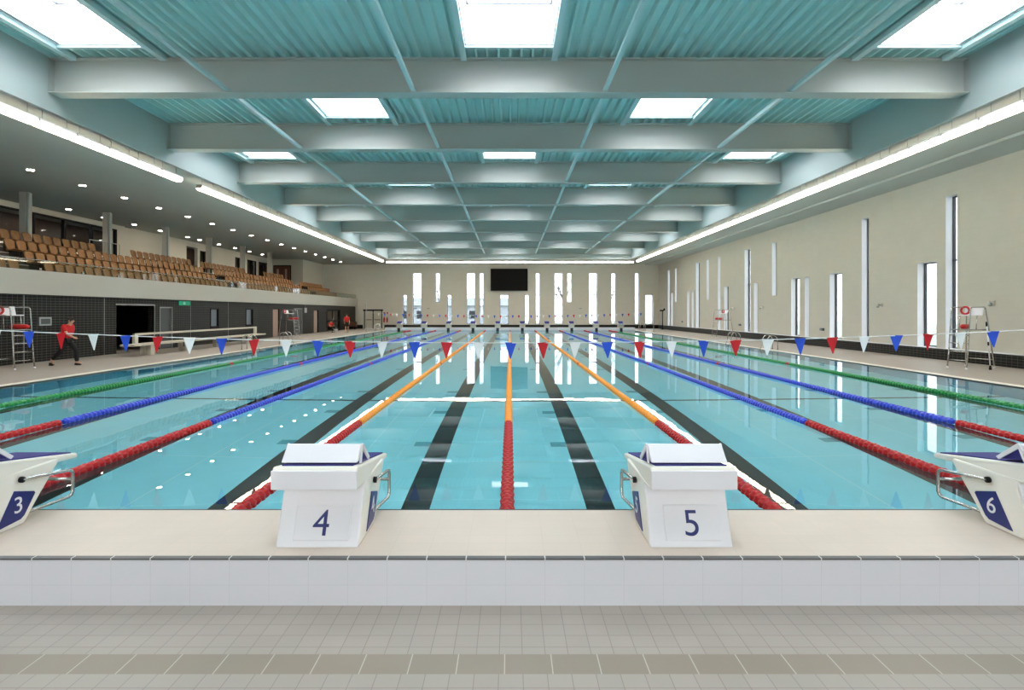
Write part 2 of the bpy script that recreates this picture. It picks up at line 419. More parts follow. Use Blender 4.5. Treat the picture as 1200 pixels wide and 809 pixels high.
# dark passage behind the portal, low rooms behind the openings
pr = MB()
a, b, _, zt = LO['portal']
pr.box(XL-4.3, a-.6, FZ-.2, XL-4.2, b+4, 2.6, 0)
pr.box(XL-4.3, a-.1, FZ-.2, XL-.3, a, 2.6, 0)
pr.box(XL-4.3, b+4, FZ-.2, XL-.3, b+4.1, 2.6, 0)
for k in ('w1', 'w2'):
    a, b, z0, z1 = LO[k]; pr.box(XL-1.8, a-1, z0-.5, XL-1.7, b+1.5, 2.6, 1)
a, b, z0, z1 = LO['d5']; pr.box(XL-2.8, a-1, FZ-.1, XL-2.7, b+1, 2.6, 1)
pr.box(-28, Y0, FZ-.3, -27.7, YF, SOF, 0); pr.box(-27.7, Y0, 2.6, -17.75, YF, 2.62, 0)
struct('wall_inner_rooms', pr, [M['blacktile'], M['interior']])

def leaf_door(i, h, m, frame, double=False, glazed=False, recess=.08):
    a, b, z0, z1 = h; t = .06
    f = MB(); x0, x1 = XL-recess-.06, XL-.01
    f.box(x0, a, z0, x1, a+t, z1); f.box(x0, b-t, z0, x1, b, z1); f.box(x0, a, z1-t, x1, b, z1)
    root = f.build('door_%d' % i, frame); root['kind'] = 'structure'
    parts = [(a+t, (a+b)/2-.01), ((a+b)/2+.01, b-t)] if double else [(a+t, b-t)]
    for (u, v) in parts:
        d = MB()
        if glazed:
            for q in ((u, u+.09, z0, z1-t), (v-.09, v, z0, z1-t), (u, v, z0, z0+.2), (u, v, z1-t-.1, z1-t), (u, v, .95, 1.05)): d.box(x0, q[0], q[2], x0+.05, q[1], q[3])
            l = d.build('leaf', m, root); MB().box(x0+.02, u+.09, z0+.2, x0+.028, v-.09, z1-t-.1).build('glass', M['glass'], l)
        else:
            d.box(x0, u, z0+.01, x0+.05, v, z1-t); l = d.build('leaf', m, root)
        MB().tube([(x0+.05, v-.1, .95), (x0+.11, v-.1, .95), (x0+.11, v-.1, 1.2), (x0+.05, v-.1, 1.2)], .012).build('handle', M['steel'], l)
    return root
leaf_door(1, LO['d1'], M['door_grey'], M['bsteel'])
leaf_door(2, LO['d2'], M['panel_pink'], M['rubber'])
leaf_door(3, LO['d3'], M['door_grey'], M['bsteel'], double=True)
leaf_door(4, LO['d4'], M['panel_pink'], M['rubber'])
leaf_door(5, LO['d5'], M['rubber'], M['rubber'], double=True, glazed=True)
for i, k in ((40, 'w1'), (41, 'w2')):
    a, b, z0, z1 = LO[k]; f = MB(); x0, x1 = XL-.14, XL+.02
    for q in ((a, a+.06, z0, z1), (b-.1, b, z0, z1), (a, b, z0, z0+.2), (a, b, z1-.06, z1)): f.box(x0, q[0], q[2], x1, q[1], q[3])
    o = f.build('window_%d' % i, M['rubber']); o['kind'] = 'structure'
    MB().box(XL-.09, a+.06, z0+.2, XL-.08, b-.1, z1-.06).build('glass', M['greyframe'], o)
# steel trim round the portal
a, b, z0, z1 = LO['portal']
t = MB(); t.box(XL-.02, a-.05, z1, XL+.03, b+.05, z1+.06); t.box(XL-.02, b, FZ, XL+.03, b+.05, z1)
struct('trim_3', t, M['bsteel'])
# pale movement joints in the black tiles
t = MB()
for px in (29, 123, 224, 268): t.box(XL-.01, lw(px)-.012, FZ, XL+.004, lw(px)+.012, 2.5)
struct('trim_4', t, M['bsteel'])

# far double door, cream leaves with dark frame
a, b, z0, z1 = FD; f = MB(); y0, y1 = YF-.02, YF+.12
for q in ((a, a+.1, z0, z1), (b-.1, b, z0, z1), (a-.1, b+.1, z1-.12, z1+.05), ((a+b)/2-.05, (a+b)/2+.05, z0, z1)): f.box(q[0], y0, q[2], q[1], y1, q[3])
fdoor = f.build('door_6', M['rubber']); fdoor['kind'] = 'structure'
for u, v in ((a+.1, (a+b)/2-.05), ((a+b)/2+.05, b-.1)):
    l = MB().box(u, YF+.02, z0+.01, v, YF+.07, z1-.12).build('leaf', M['door_cream'], fdoor)
    MB().box(u+.1, YF-.04, .98, v-.1, YF+.02, 1.05).build('push_bar', M['rubber'], l)

# skirtings
sk = MB(); sk.box(XR-.05, Y0, FZ, XR+.002, YF, .45, 0); sk.box(XR-.09, Y0, .45, XR+.1, YF, .485, 1)
struct('baseboard_right', sk, [M['blacktile'], M['reveal']])
sk = MB(); sk.box(-14.3, YF-.05, FZ, XR, YF, .44, 0); sk.box(-17.6, YF-.05, FZ, -16.75, YF, .44, 0)
struct('baseboard_far', sk, [M['blacktile_far'], M['reveal']])

# side soffits, raised recess fascias and roof slab
so = MB()
so.box(RX, Y0, SOF, XR+TH, YF+TH, SOF+.5); so.box(-27.5, Y0, SOF, -RX, YF+TH, SOF+.5); so.box(-RX, RYF, SOF, RX, YF+TH, SOF+.5)
so.box(15.4, Y0, SOF-.09, XR, YF, SOF)
struct('ceiling_soffit', so, M['soffit'])
fa = MB(); top = DECK+.35
fa.box(RX, Y0, SOF+.5, RX+.12, RYF, top); fa.box(-RX-.12, Y0, SOF+.5, -RX, RYF, top); fa.box(-RX-.12, RYF, SOF+.5, RX+.12, RYF+.12, top)
for s in (-1, 1): fa.box(s*RX, Y0, SOF-.06, s*(RX-.015), RYF, top)
fa.box(-RX, RYF-.015, SOF-.06, RX, RYF, top)
struct('trim_5', fa, M['fascia'])
SKY_LIGHTS = []
for i, (ya, yb) in enumerate(BAYS):
    xs = (-5.25, 5.25) if i % 2 else (-10.4, 0.0, 10.4)
    for x in xs: SKY_LIGHTS.append((x-1.12, x+1.12, yb-4.0, yb-.85, ya, yb))
struct('ceiling', holes('z', DECK+.14, DECK+.35, -RX-.12, RX+.12, Y0, RYF+.12, [s[:4] for s in SKY_LIGHTS]), M['soffit'])
# profiled deck (ribs along the hall), with the skylight openings left out
pd = MB(); pitch = .30
def rib(x, y0, y1):
    zt, zb = DECK+.135, DECK-.005
    p = [(x, zb), (x+.05, zb), (x+.085, zt), (x+.265, zt), (x+.30, zb)]
    for (xa, za), (xb, zb2) in zip(p, p[1:]):
        if xa >= RX: break
        xb = min(xb, RX); pd.quad((xa, y0, za), (xb, y0, zb2), (xb, y1, zb2), (xa, y1, za))
x = -RX
while x < RX:
    cuts = sorted([(s[2], s[3]) for s in SKY_LIGHTS if s[0]-.01 < x+.15 < s[1]+.01])
    y = Y0
    for a, b in cuts: rib(x, y, a); y = b
    rib(x, y, RYF); x += pitch
struct('ceiling_profiled_deck', pd, M['deck'])
# back wall and camera-side parts of the room
ADDED_BW = [(-13, -11.8, 1.0, 4.8), (-7, -5.8, 1.0, 4.8), (-.6, .6, 1.0, 4.8), (5.8, 7, 1.0, 4.8), (11.8, 13, 1.0, 4.8)]  # windows added out of view as a daylight source for the near headwall
struct('wall_back', holes('y', Y0, Y0-.3, -27.5, XR+TH, FZ-.3, 9.1, ADDED_BW), M['wall'])
for i, (a, b, z0, z1) in enumerate(ADDED_BW):
    f = MB()
    for q in ((a, a+.08, z0, z1), (b-.08, b, z0, z1), (a, b, z0, z0+.08), (a, b, z1-.08, z1), ((a+b)/2-.04, (a+b)/2+.04, z0, z1)): f.box(q[0], Y0-.2, q[2], q[1], Y0-.1, q[3])
    o = f.build('window_%d' % (50+i), M['dkframe']); o['kind'] = 'structure'
    MB().box(a+.08, Y0-.16, z0+.08, b-.08, Y0-.15, z1-.08).build('glass', M['glass'], o)
    l = bpy.data.lights.new('window_portal', 'AREA'); l.shape = 'RECTANGLE'; l.size = b-a; l.size_y = z1-z0; l.cycles.is_portal = True
    lo = bpy.data.objects.new('window_portal', l); COL.objects.link(lo); lo.location = ((a+b)/2, Y0-.08, (z0+z1)/2); lo.rotation_euler = (R(90), 0, 0)

# roof beams
bm = MB(); a = RX-.02
bm.box(-a, -.01, 7.76, a, .01, 8.67); bm.box(-a, -.21, 7.735, a, .21, 7.765); bm.box(-a, -.16, 8.66, a, .16, 8.69)
bm_mesh = bm.mesh('roof_beam', M['beam'])
ep = MB(); ep.box(-.02, -.2, 7.70, 0, .2, 8.69); ep_mesh = ep.mesh('end_plate', M['beam'])
st = MB(); st.box(-.008, -.15, 7.765, .008, .15, 8.66); st_mesh = st.mesh('stiffener', M['beam'])
for i, y in enumerate(BEAMS):
    o = bpy.data.objects.new('roof_beam', bm_mesh); COL.objects.link(o); o.location = (0, y, 0)
    where = ['nearest, largest in view', 'second from the camera', 'third from the camera', 'fourth from the camera', 'fifth from the camera', 'sixth from the camera', 'third from the far end', 'second from the far end', 'farthest, above the screen wall'][i]
    tag(o, 'pale steel beam across the roof, ' + where, 'beam', 'steel beams across the roof', 'thing')
    for s in (-1, 1):
        p = bpy.data.objects.new('end_plate', ep_mesh); COL.objects.link(p); p.parent = o; p.location = (s*RX + (.02 if s < 0 else 0), 0, 0)
for x, nm in ((-7.55, 'leftmost of four'), (-2.57, 'left of the centre'), (2.57, 'right of the centre'), (7.55, 'rightmost of four')):
    o = MB().box(x-.05, Y0+.05, 7.78, x+.05, BEAMS[-1]-.02, 7.88).build('tie_member', M['tie'])
    tag(o, 'long thin pale steel tie running along the roof, ' + nm, 'tie', 'long ties through the roof beams', 'thing')

# skylights
def skylight(s, i, k, n):
    x0, x1, y0, y1, ya, yb = s
    root = empty('skylight', ((x0+x1)/2, (y0+y1)/2, DECK))
    cx, cyy = (x0+x1)/2, (y0+y1)/2
    hx, hy = (x1-x0)/2, (y1-y0)/2
    wl = MB(); zt = 1.0; t = .03
    for q in ((-hx, -hy, -hx+t, hy), (hx-t, -hy, hx, hy), (-hx, -hy, hx, -hy+t), (-hx, hy-t, hx, hy)): wl.box(q[0], q[1], -.02, q[2], q[3], zt)
    wl.build('lining', M['white'], root)
    tr = MB(); e = .16
    for sx in (-1, 1): tr.box(sx*hx, ya-cyy+.215, -.13, sx*(hx+e), yb-cyy-.215, .0)
    tr.box(-hx, hy, -.08, hx, hy+.1, .0); tr.box(-hx, -hy-.1, -.08, hx, -hy, .0)
    tr.build('trimmer', M['tie'], root)
    fr = MB(); t = .07
    for q in ((-hx, -hy, -hx+t, hy), (hx-t, -hy, hx, hy), (-hx, -hy, hx, -hy+t), (-hx, hy-t, hx, hy)): fr.box(q[0], q[1], zt, q[2], q[3], zt+.08)
    fr.build('frame', M['greyframe'], root)
    MB().box(-hx+t, -hy+t, zt+.03, hx-t, hy-t, zt+.04).build('glass', M['glass'], root)
    side = {3: ['left', 'middle', 'right'], 2: ['left', 'right']}[n][k]
    tag(root, 'square white skylight, %s one of %s in the %s' % (side, ['', '', 'two', 'three'][n], i), 'skylight', 'roof skylights')
    l = bpy.data.lights.new('skylight_portal', 'AREA'); l.shape = 'RECTANGLE'; l.size = hx*2; l.size_y = hy*2; l.cycles.is_portal = True
    lo = bpy.data.objects.new('skylight_portal', l); COL.objects.link(lo); lo.location = (cx, cyy, DECK+.3)
for bi, (ya, yb) in enumerate(BAYS):
    ss = [s for s in SKY_LIGHTS if s[4] == ya]
    nm = ['bay behind the camera', 'bay above the camera', 'bay before the nearest beam', 'bay after the first beam', 'bay after the second beam', 'bay after the third beam', 'bay after the fourth beam',
          'bay after the fifth beam', 'bay after the sixth beam', 'bay after the seventh beam', 'last bay before the far end'][bi]
    for k, s in enumerate(ss): skylight(s, nm, k, len(ss))
for (a, b, z0, z1) in RW[:10]:
    l = bpy.data.lights.new('window_portal', 'AREA'); l.shape = 'RECTANGLE'; l.size = z1-z0; l.size_y = b-a; l.cycles.is_portal = True
    lo = bpy.data.objects.new('window_portal', l); COL.objects.link(lo); lo.location = (XR+.26, (a+b)/2, (z0+z1)/2); lo.rotation_euler = (0, R(90), 0)

# ------------------------------------------------------------------ gallery structure on the left
GB = -24.5
gp = MB()
gp.box(-17.75, Y0, 2.53, -17.35, YF, 3.42)
struct('wall_gallery_front', gp, M['parapet'])
ROWX = [-18.45, -19.25, -20.05, -20.85]; ROWZ = [3.02, 3.50, 4.02, 4.52]
tr = MB()
edges = [-17.75, -18.95, -19.75, -20.55, GB]
for i in range(4): tr.box(edges[i+1], Y0, 2.63 if i == 0 else ROWZ[i]-.6, edges[i], YF, ROWZ[i], 0)
AISLES = [(20.5, 21.5), (35.6, 36.7), (50.6, 51.7)]
for (a, b) in AISLES:
    for i in range(3):
        # two steps climbing to the next tier, pale nosings
        for j in range(2):
            z = ROWZ[i] + (ROWZ[i+1]-ROWZ[i])*(j+1)/2; xx = edges[i+1] + .5 - .25*j
            tr.box(edges[i+1]+.001, a, ROWZ[i], xx, b, z-.02, 0); tr.box(xx-.12, a, z-.02, xx, b, z, 1)
    for i in range(4): tr.box(edges[i+1]+.0 if i < 3 else edges[3]-.12, a, ROWZ[i], (edges[i+1]+.07) if i < 3 else edges[3], b, ROWZ[i]+.004, 1)
struct('floor_gallery_tiers', tr, [M['tier'], M['nosing']])
gl_D = lambda px: -GB * F / (598 - px)
GO = [(18.0, 33.4, 4.6, 7.03), (gl_D(219), gl_D(232), 4.53, 6.9), (gl_D(235), gl_D(245), 4.53, 6.75), (gl_D(276), gl_D(285), 4.53, 6.8), (gl_D(290), gl_D(300.5), 4.53, 6.8), (gl_D(303.5), gl_D(316), 4.53, 6.8)]
struct('wall_gallery_back', holes('x', GB, GB-.25, Y0, YF, 3.9, SOF, GO), M['wall'])
ib = MB()
ib.box(GB-2.9, Y0, 4.3, GB-3.0, YF, SOF, 0); ib.box(GB-3, Y0, 4.2, GB-.25, YF, 4.5, 1)
struct('wall_gallery_room', ib, [M['interior'], M['tier']])
mu = MB(); a, b, z0, z1 = GO[0]
mu.box(GB-.15, a, z1-.08, GB+.02, b, z1); mu.box(GB-.15, a, z0, GB+.02, b, z0+.08)
y = a
while y <= b+.01: mu.box(GB-.15, y-.06, z0, GB+.02, y+.06, z1); y += 1.925
gw = mu.build('window_42', M['rubber']); gw['kind'] = 'structure'
MB().box(GB-.08, a, z0, GB-.07, b, z1).build('glass', M['glass'], gw)
for i, g in enumerate(GO[2:]):
    a, b, z0, z1 = g; d = MB()
    for q in ((a, a+.08, z0, z1), (b-.08, b, z0, z1), (a, b, z1-.08, z1), ((a+b)/2-.04, (a+b)/2+.04, z0, z1)): d.box(GB-.12, q[0], q[2], GB+.01, q[1], q[3])
    o = d.build('door_%d' % (7+i), M['rubber']); o['kind'] = 'structure'
    MB().box(GB-.09, a+.08, z0+.02, GB-.08, b-.08, z1-.08).build('glass', M['glass'], o)
for k, y in enumerate((20.5, 25.5, 30.5, 38, 45, 52)):  # glowing panels added to brighten the room behind the glazing
    p = empty('added_light_panel', (GB-1.2, y, SOF-.05)); MB().box(-.3, -.75, -.02, .3, .75, .0).build('diffuser', M['panel'], p); MB().box(-.34, -.79, 0, .34, .79, .05).build('frame', M['white'], p)
    tag(p, 'flat ceiling panel added for light behind the gallery glazing, %s from the camera' % nth(k+1), 'light', 'added light panels behind the gallery glazing')
# boxed corner room at the far end of the gallery
cr = MB(); cr.box(GB, 55.2, 4.5, -21.3, YF, SOF)
struct('wall_gallery_corner', cr, M['wall'])
d = MB(); d.box(-24.3, 55.1, 4.53, -22.5, 55.21, 6.7, 0)
o = d.build('door_12', M['rubber']); o['kind'] = 'structure'
for u, v in ((-24.22, -23.42), (-23.38, -22.58)):
    l = MB().box(u, 55.06, 4.54, v, 55.1, 6.6).build('leaf', M['door_brown'], o)
    MB().box((u+v)/2-.1, 55.05, 5.2, (u+v)/2+.1, 55.06, 6.3).build('vision_panel', M['panel_pink'], l)

# columns
col_names = ['nearest', 'second', 'third', 'fourth', 'fifth', 'sixth']
cm = MB(); cm.box(-.14, -.17, 0, .14, .17, SOF-4.52)
cmm = cm.mesh('column', M['parapet'])
pl = MB().tube([(.2, -.1, 0), (.2, -.1, SOF-4.52)], .05, 10).mesh('pipe', M['fascia'])
for i in range(6):
    o = bpy.data.objects.new('gallery_column', cmm); COL.objects.link(o); o.location = (-22.0, 24.4+4.95*i, 4.52)
    tag(o, 'pale square column behind the gallery seats, %s from the camera' % col_names[i], 'column', 'columns behind the gallery seats', 'thing')
    p = bpy.data.objects.new('pipe', pl); COL.objects.link(p); p.parent = o
# glass balustrade
ba = empty('glass_balustrade', (-17.5, 0, 3.42))
gpn = MB(); y = 16.0
while y < YF-.5: gpn.box(-.006, y+.02, -.02, .006, y+1.96, .38); y += 2.0
gpn.build('glass', M['barglass'], ba)
MB().tube([(0, 16, .40), (0, YF-.3, .40)], .018, 8).build('handrail', M['steel'], ba)
cl = MB(); y = 16.0
while y < YF-.5: cl.box(-.03, y-.05, -.01, .03, y+.05, .10); y += 2.0
cl.build('glass_clamp', M['steel'], ba)
tag(ba, 'low glass balustrade with steel rail on top of the white gallery front', 'balustrade')
# short steel rail on the upper landing
rl = empty('landing_rail', (-21.6, 27.6, 4.52))
MB().tube([(0, 0, 0), (0, 0, 1.1), (0, 2.1, 1.1), (0, 2.1, 0)], .025).build('rail', M['bsteel'], rl)
MB().tube([(0, 1.05, 0), (0, 1.05, 1.1)], .02).build('post', M['bsteel'], rl)
tag(rl, 'short steel guard rail in the gap of the top seat row', 'railing')

# ------------------------------------------------------------------ strip lights
def make_strip():
    root = empty('strip_light')
    b = MB(); b.box(-.12, -.61, .05, .12, .61, .13); b.build('housing', M['white'], root)
    d = MB(); d.prism([(-.14, .05), (-.11, -.06), (.11, -.06), (.14, .05)], 'y', -.575, .575); d.build('diffuser', M['light'], root)
    e = MB(); e.box(-.12, -.615, .0, .12, -.60, .14); e.build('end_cap', M['bsteel'], root)
    for hy in (-.4, .4): MB().tube([(0, hy, .13), (0, hy, .42)], .008, 6).build('hanger', M['bsteel'], root)
    return root
strip0 = make_strip(); used = [0]
def put_strip(loc, rz, label, group):
    o = strip0 if not used[0] else copy_tree(strip0)
    used[0] = 1; o.location = loc; o.rotation_euler = (0, 0, rz); tag(o, label, 'light', group)
SX = 12.55
for side, nm in ((-1, 'left'), (1, 'right')):
    k = 0; y = 8.6
    while y < 53.0:
        if not (side < 0 and 20.9 < y < 22.0):
            k += 1
            put_strip((side*SX, y, 6.9), 0, 'glowing strip light, %s from the camera in the %s row' % (nth(k), nm), 'strip lights along the %s side of the pool' % nm)
        y += 1.245
x = -12.45+.6; k = 0
while x < 12.2:
    k += 1; put_strip((x, 54.0, 6.9), R(90), 'glowing strip light, %s from the left across the far end' % nth(k), 'strip lights across the far end'); x += 1.245

# downlights
def make_down():
    root = empty('downlight')
    MB().lathe([(.0, -.004), (.13, -.004), (.15, -.012), (.15, .0), (.11, .0)], (0, 0, 0), 20).build('trim_ring', M['white'], root)
    MB().lathe([(.0, -.02), (.115, -.02), (.115, -.012), (.0, -.012)], (0, 0, 0), 20).build('lens', M['lamp'], root)
    return root
dn0 = make_down(); first = True
def put_down(x, y, lab, grp):
    global first
    o = dn0 if first else copy_tree(dn0)
    first = False; o.location = (x, y, SOF); tag(o, lab, 'light', grp)
    l = bpy.data.lights.new('downlight_lamp', 'SPOT'); l.energy = DOWN_W; l.color = (1, .88, .68); l.spot_size = R(110); l.spot_blend = .6; l.shadow_soft_size = .1
    lo = bpy.data.objects.new('downlight_lamp', l); COL.objects.link(lo); lo.parent = o; lo.location = (0, 0, -.05)
for k in range(17): put_down(-18.3, 18.0+2.5*k, 'round recessed downlight, %s from the camera in the row over the gallery front' % nth(k+1), 'downlights over the gallery front')
for k, y in enumerate((25.85, 28.35, 30.8, 33.3, 35.8, 38.8, 40.3, 43.0, 45.5, 48.0, 50.5)):
    put_down(-23.3, y, 'round recessed downlight, %s from the camera along the gallery back wall' % nth(k+1), 'downlights along the gallery back wall')

# ------------------------------------------------------------------ gallery seats
def make_seat():
    root = empty('tip_up_chair')
    # facing +x. curved shell back
    b = MB(); nu, nv = 6, 5; n0 = 0
    for sgn in (0, 1):
        for i in range(nu+1):
            for j in range(nv+1):
                u = -1 + 2*i/nu; v = j/nv
                wd = .222*(1-.26*(1-v)**2) * (1-.06*(max(0, v-.6)/.4)**2)
                yy = u*wd; z = .40 + .44*v - .055*abs(u)**4*v; xx = -.20 - .10*v + .045*u*u - (.02 if sgn else 0)
                b.v.append((xx, yy, z))
    S = (nu+1)*(nv+1)
    for i in range(nu):
        for j in range(nv):
            a0 = i*(nv+1)+j; q = (a0, a0+nv+1, a0+nv+2, a0+1); b.face(q, 0, True); b.face([S+t for t in q[::-1]], 0, True)
    def wall_(idx):
        for p, q in zip(idx, idx[1:]): b.face((p, q, q+S, p+S), 0, False)
    wall_([j for j in range(nv+1)]); wall_([nu*(nv+1)+j for j in range(nv+1)]); wall_([i*(nv+1)+nv for i in range(nu+1)]); wall_([i*(nv+1) for i in range(nu+1)])
    b.build('backrest', M['wood'], root)
    s = MB(); s.prism([(-.19, .36), (.0, .345), (.13, .40), (.14, .43), (.0, .40), (-.19, .43)], 'y', -.205, .205); s.build('seat', M['wood'], root, bevel=.01)
    l = MB(); l.box(-.24, -.03, 0, -.18, .03, .40); l.box(-.24, -.2, .36, -.18, .2, .40); l.box(-.28, -.08, 0, -.1, .08, .012); l.build('support', M['seatdark'], root)
    return root
seat0 = make_seat(); sfirst = True
BLK = ['before the nearest stair', 'between the nearest and middle stairs', 'between the middle and far stairs', 'beyond the far stair']
ROWN = ['front', 'second', 'third', 'top']
def seats(row, y0, y1, block, extra=''):
    global sfirst
    k = 0; y = y0 + .27
    while y + .2 < y1:
        k += 1
        o = seat0 if sfirst else copy_tree(seat0)
        sfirst = False; o.location = (ROWX[row], y, ROWZ[row]); 
        tag(o, 'brown gallery seat, %s %s row seat from the camera %s' % (nth(k), ROWN[row], extra or BLK[block]), 'chair', 'brown gallery seats in the %s row' % ROWN[row])
        y += .52
for r in range(3):
    seats(r, [18.9, 19.5, 20.0][r], 20.5, 0)
    seats(r, 21.5, 35.6, 1); seats(r, 36.7, 50.6, 2); seats(r, 51.7, 58.2, 3)
seats(3, 21.6, 27.4, 1, 'before the landing rail'); seats(3, 29.8, 35.5, 1, 'after the landing rail'); seats(3, 36.5, 43.2, 2, 'past the middle stair'); seats(3, 45.8, 50.2, 2, 'near the far doors')

# ------------------------------------------------------------------ starting blocks
def side_pts(poly, x): return [(x, y, z) for (y, z) in poly]
def text_mesh(num, size, m):
    tx = bpy.data.curves.new('number', 'FONT'); tx.body = num; tx.size = size; tx.align_x = 'CENTER'; tx.align_y = 'CENTER'; tx.extrude = .001
    t0 = bpy.data.objects.new('number_text', tx); COL.objects.link(t0)
    me = bpy.data.meshes.new_from_object(t0.evaluated_get(bpy.context.evaluated_depsgraph_get())); bpy.data.objects.remove(t0)
    me.materials.clear(); me.materials.append(m); to = bpy.data.objects.new('number', me); COL.objects.link(to); return to
def make_block(num):
    """local frame: x across, y towards the pool, origin at the rear bottom edge on the headwall top"""
    root = empty('starting_block')
    W = .275
    body = MB()
    # side outline (y, z): rear panel slopes back up, front leans over the pool
    low = [(.0, 0), (.42, 0), (.66, .335), (.16, .335)]
    body.prism([(.0, 0), (.40, 0), (.50, .13), (.70, .37), (.70, .40), (.13, .40), (.15, .33)], 'x', -W, W)
    body.build('body', M['cream_plastic'], root, bevel=.012)
    # rear panel with recessed number plate
    p = MB(); p.hexa([(-W+.002, -.012, 0), (W-.002, -.012, 0), (W-.002, .01, 0), (-W+.002, .01, 0), (-W+.0, .142, .385), (W-.0, .142, .385), (W, .16, .385), (-W, .16, .385)])
    pn = p.build('rear_panel', M['white'], root, bevel=.008)
    k = .154/.385
    def rp(x, z, d=0.0): return (x, -.012 + z*.4 - d, z + d*.35)
    q = MB(); q.hexa([rp(-.165, .04, .005), rp(.205, .04, .005), rp(.205, .04, -.006), rp(-.165, .04, -.006), rp(-.165, .25, .006), rp(.205, .25, .006), rp(.205, .25, -.006), rp(-.165, .25, -.006)])
    q.build('number_plate', M['white'], pn, bevel=.004)
    # top box
    tb = MB()
    tb.prism([(-.06, .395), (-.06, .50), (-.04, .545), (.92, .385), (.92, .345), (.72, .36), (.70, .36), (.12, .385)], 'x', -.28, .28)
    for i, v in enumerate(tb.v):
        if v[1] > .6: tb.v[i] = (v[0]*.90, v[1], v[2])
    tb.build('platform', M['cream_plastic'], root, bevel=.014)
    rb = MB(); rb.box(-.281, -.068, .40, .281, -.05, .525); rb.build('rear_cover', M['white'], root, bevel=.006)
    gs = MB()
    za = lambda y: .5475 - (y+.04)*(.16/.96)
    for (a, b) in ((.0, .88),):
        gs.hexa([(-.235, a, za(a)-.01), (.235, a, za(a)-.01), (.225, b, za(b)-.01), (-.225, b, za(b)-.01), (-.235, a, za(a)+.006), (.235, a, za(a)+.006), (.225, b, za(b)+.006), (-.225, b, za(b)+.006)])
    gs.build('grip_surface', M['navygrip'], root)
    # footrest wedge
    fw = MB(); fw.prism([(.03, .55), (.13, .645), (.155, .65), (.165, .635), (.085, .55)], 'x', -.255, .255); fr = fw.build('footrest', M['white'], root, bevel=.006)
    ff = MB(); ff.hexa([(-.25, .085, .55), (.25, .085, .55), (.25, .31, .505), (-.25, .31, .505), (-.25, .16, .635), (.25, .16, .635), (.25, .165, .635), (-.25, .165, .635)])
    ff.build('footrest_face', M['navygrip'], fr)
    for s in (-1, 1):
        sd = MB(); sd.prism([(.10, .53), (.15, .645), (.165, .65), (.33, .515), (.31, .50), (.16, .615), (.12, .53)], 'x', s*.25, s*.262); sd.build('footrest_side', M['white'], fr)
    # side number panels
    for s in (-1, 1):
        sp = MB(); x0, x1 = s*(W+.001), s*(W+.006)
        sp.prism([(.16, .09), (.40, .165), (.42, .20), (.55, .345), (.54, .36), (.38, .36)] if False else [(.18, .03), (.365, .045), (.395, .065), (.485, .20), (.475, .215), (.315, .265)], 'x', x0, x1)
        nv = sp.build('side_panel', M['navy'], root)
        to = text_mesh(num, .165, M['white']); to.parent = nv
        to.location = (s*(W+.0075), .345, .15)
        to.rotation_euler = (R(90), 0, R(90)*s)
    to = text_mesh(num, .235, M['navy']); to.parent = pn
    to.location = rp(.015, .135, .006); to.rotation_euler = (math.atan2(1, .4), 0, 0)
    # steel hand grips
    hg = MB(); zt = .36
    for s in (-1, 1):
        x = s*(W+.018)
        hg.tube([(x, .36, .335), (x, .76, .285), (x, .80, .275), (x, .815, .25), (x, .815, .10), (x, .80, .075), (x, .77, .065), (x*.92, .60, .065), (x*.85, .45, .065)], .0125, 10)
    hg.tube([(-W-.018, .812, .2), (W+.018, .812, .2)], .0125, 10)
    hg.build('hand_grip', M['steel'], root)
    for s in (-1, 1):
        MB().lathe([(.0, .0), (.022, .0), (.022, .02), (.0, .022)] if s > 0 else [(.0, .0), (.022, .0), (.022, -.02), (.0, -.022)], (s*(W+.008), .36, .335), 14, axis='x').build('knob', M['rubber'], root)
    return root
LANES = [-11.25 + 2.5*k for k in range(10)]
for x, num, lab in ((-3.83, '3', 'white starting block numbered 3, cut off by the left edge'), (-1.25, '4', 'white starting block numbered 4 with navy footrest platform'),
                    (1.23, '5', 'white starting block numbered 5 on the near pool end'), (3.81, '6', 'white starting block numbered 6, cut off by the right edge')):
    b = make_block(num); b.location = (x, 3.56, HZ+.004); tag(b, lab, 'starting block', 'starting blocks on the near pool end')
far0 = make_block('0')
for ch in list(far0.children):
    for c2 in list(ch.children):
        if c2.name.startswith('number') and not c2.name.startswith('number_plate'): bpy.data.objects.remove(c2)
FN = ['leftmost of ten', 'second from the left', 'third from the left', 'fourth from the left', 'fifth from the left', 'fifth from the right', 'fourth from the right', 'third from the right', 'second from the right', 'rightmost of ten']
for k, x in enumerate(LANES):
    o = far0 if k == 0 else copy_tree(far0)
    o.location = (x, PF+.68, HZ+.004); o.rotation_euler = (0, 0, R(180)); tag(o, 'small distant starting block at the far pool end, ' + FN[k], 'starting block', 'starting blocks on the far pool end')

# ------------------------------------------------------------------ lane ropes
def floats(L, pitch, R0, seg=12, twist=0.0, lobes=6, amp=0.0):
    mb = MB(); n = int(L/pitch); prof = []
    for i in range(n):
        y = i*pitch
        prof += [(R0*.55, y), (R0*.97, y+pitch*.22), (R0, y+pitch*.5), (R0*.93, y+pitch*.8)]
    prof.append((R0*.55, n*pitch))
    base = 0
    for i, (r, y) in enumerate(prof):
        for j in range(seg):
            t = 2*math.pi*j/seg
            rr = r*(1 - amp*(.5+.5*math.cos(lobes*t + math.pi*((i//4) % 2)))) if r > R0*.6 else r
            mb.v.append((rr*math.cos(t), y, rr*math.sin(t)))
    for i in range(len(prof)-1):
        for j in range(seg):
            j2 = (j+1) % seg; mb.face((i*seg+j, i*seg+j2, (i+1)*seg+j2, (i+1)*seg+j), 0, True)
    mb.face(range(seg)); mb.face(list(range(len(prof)*seg-seg, len(prof)*seg))[::-1])
    return mb
RR = .068; PIT = .088
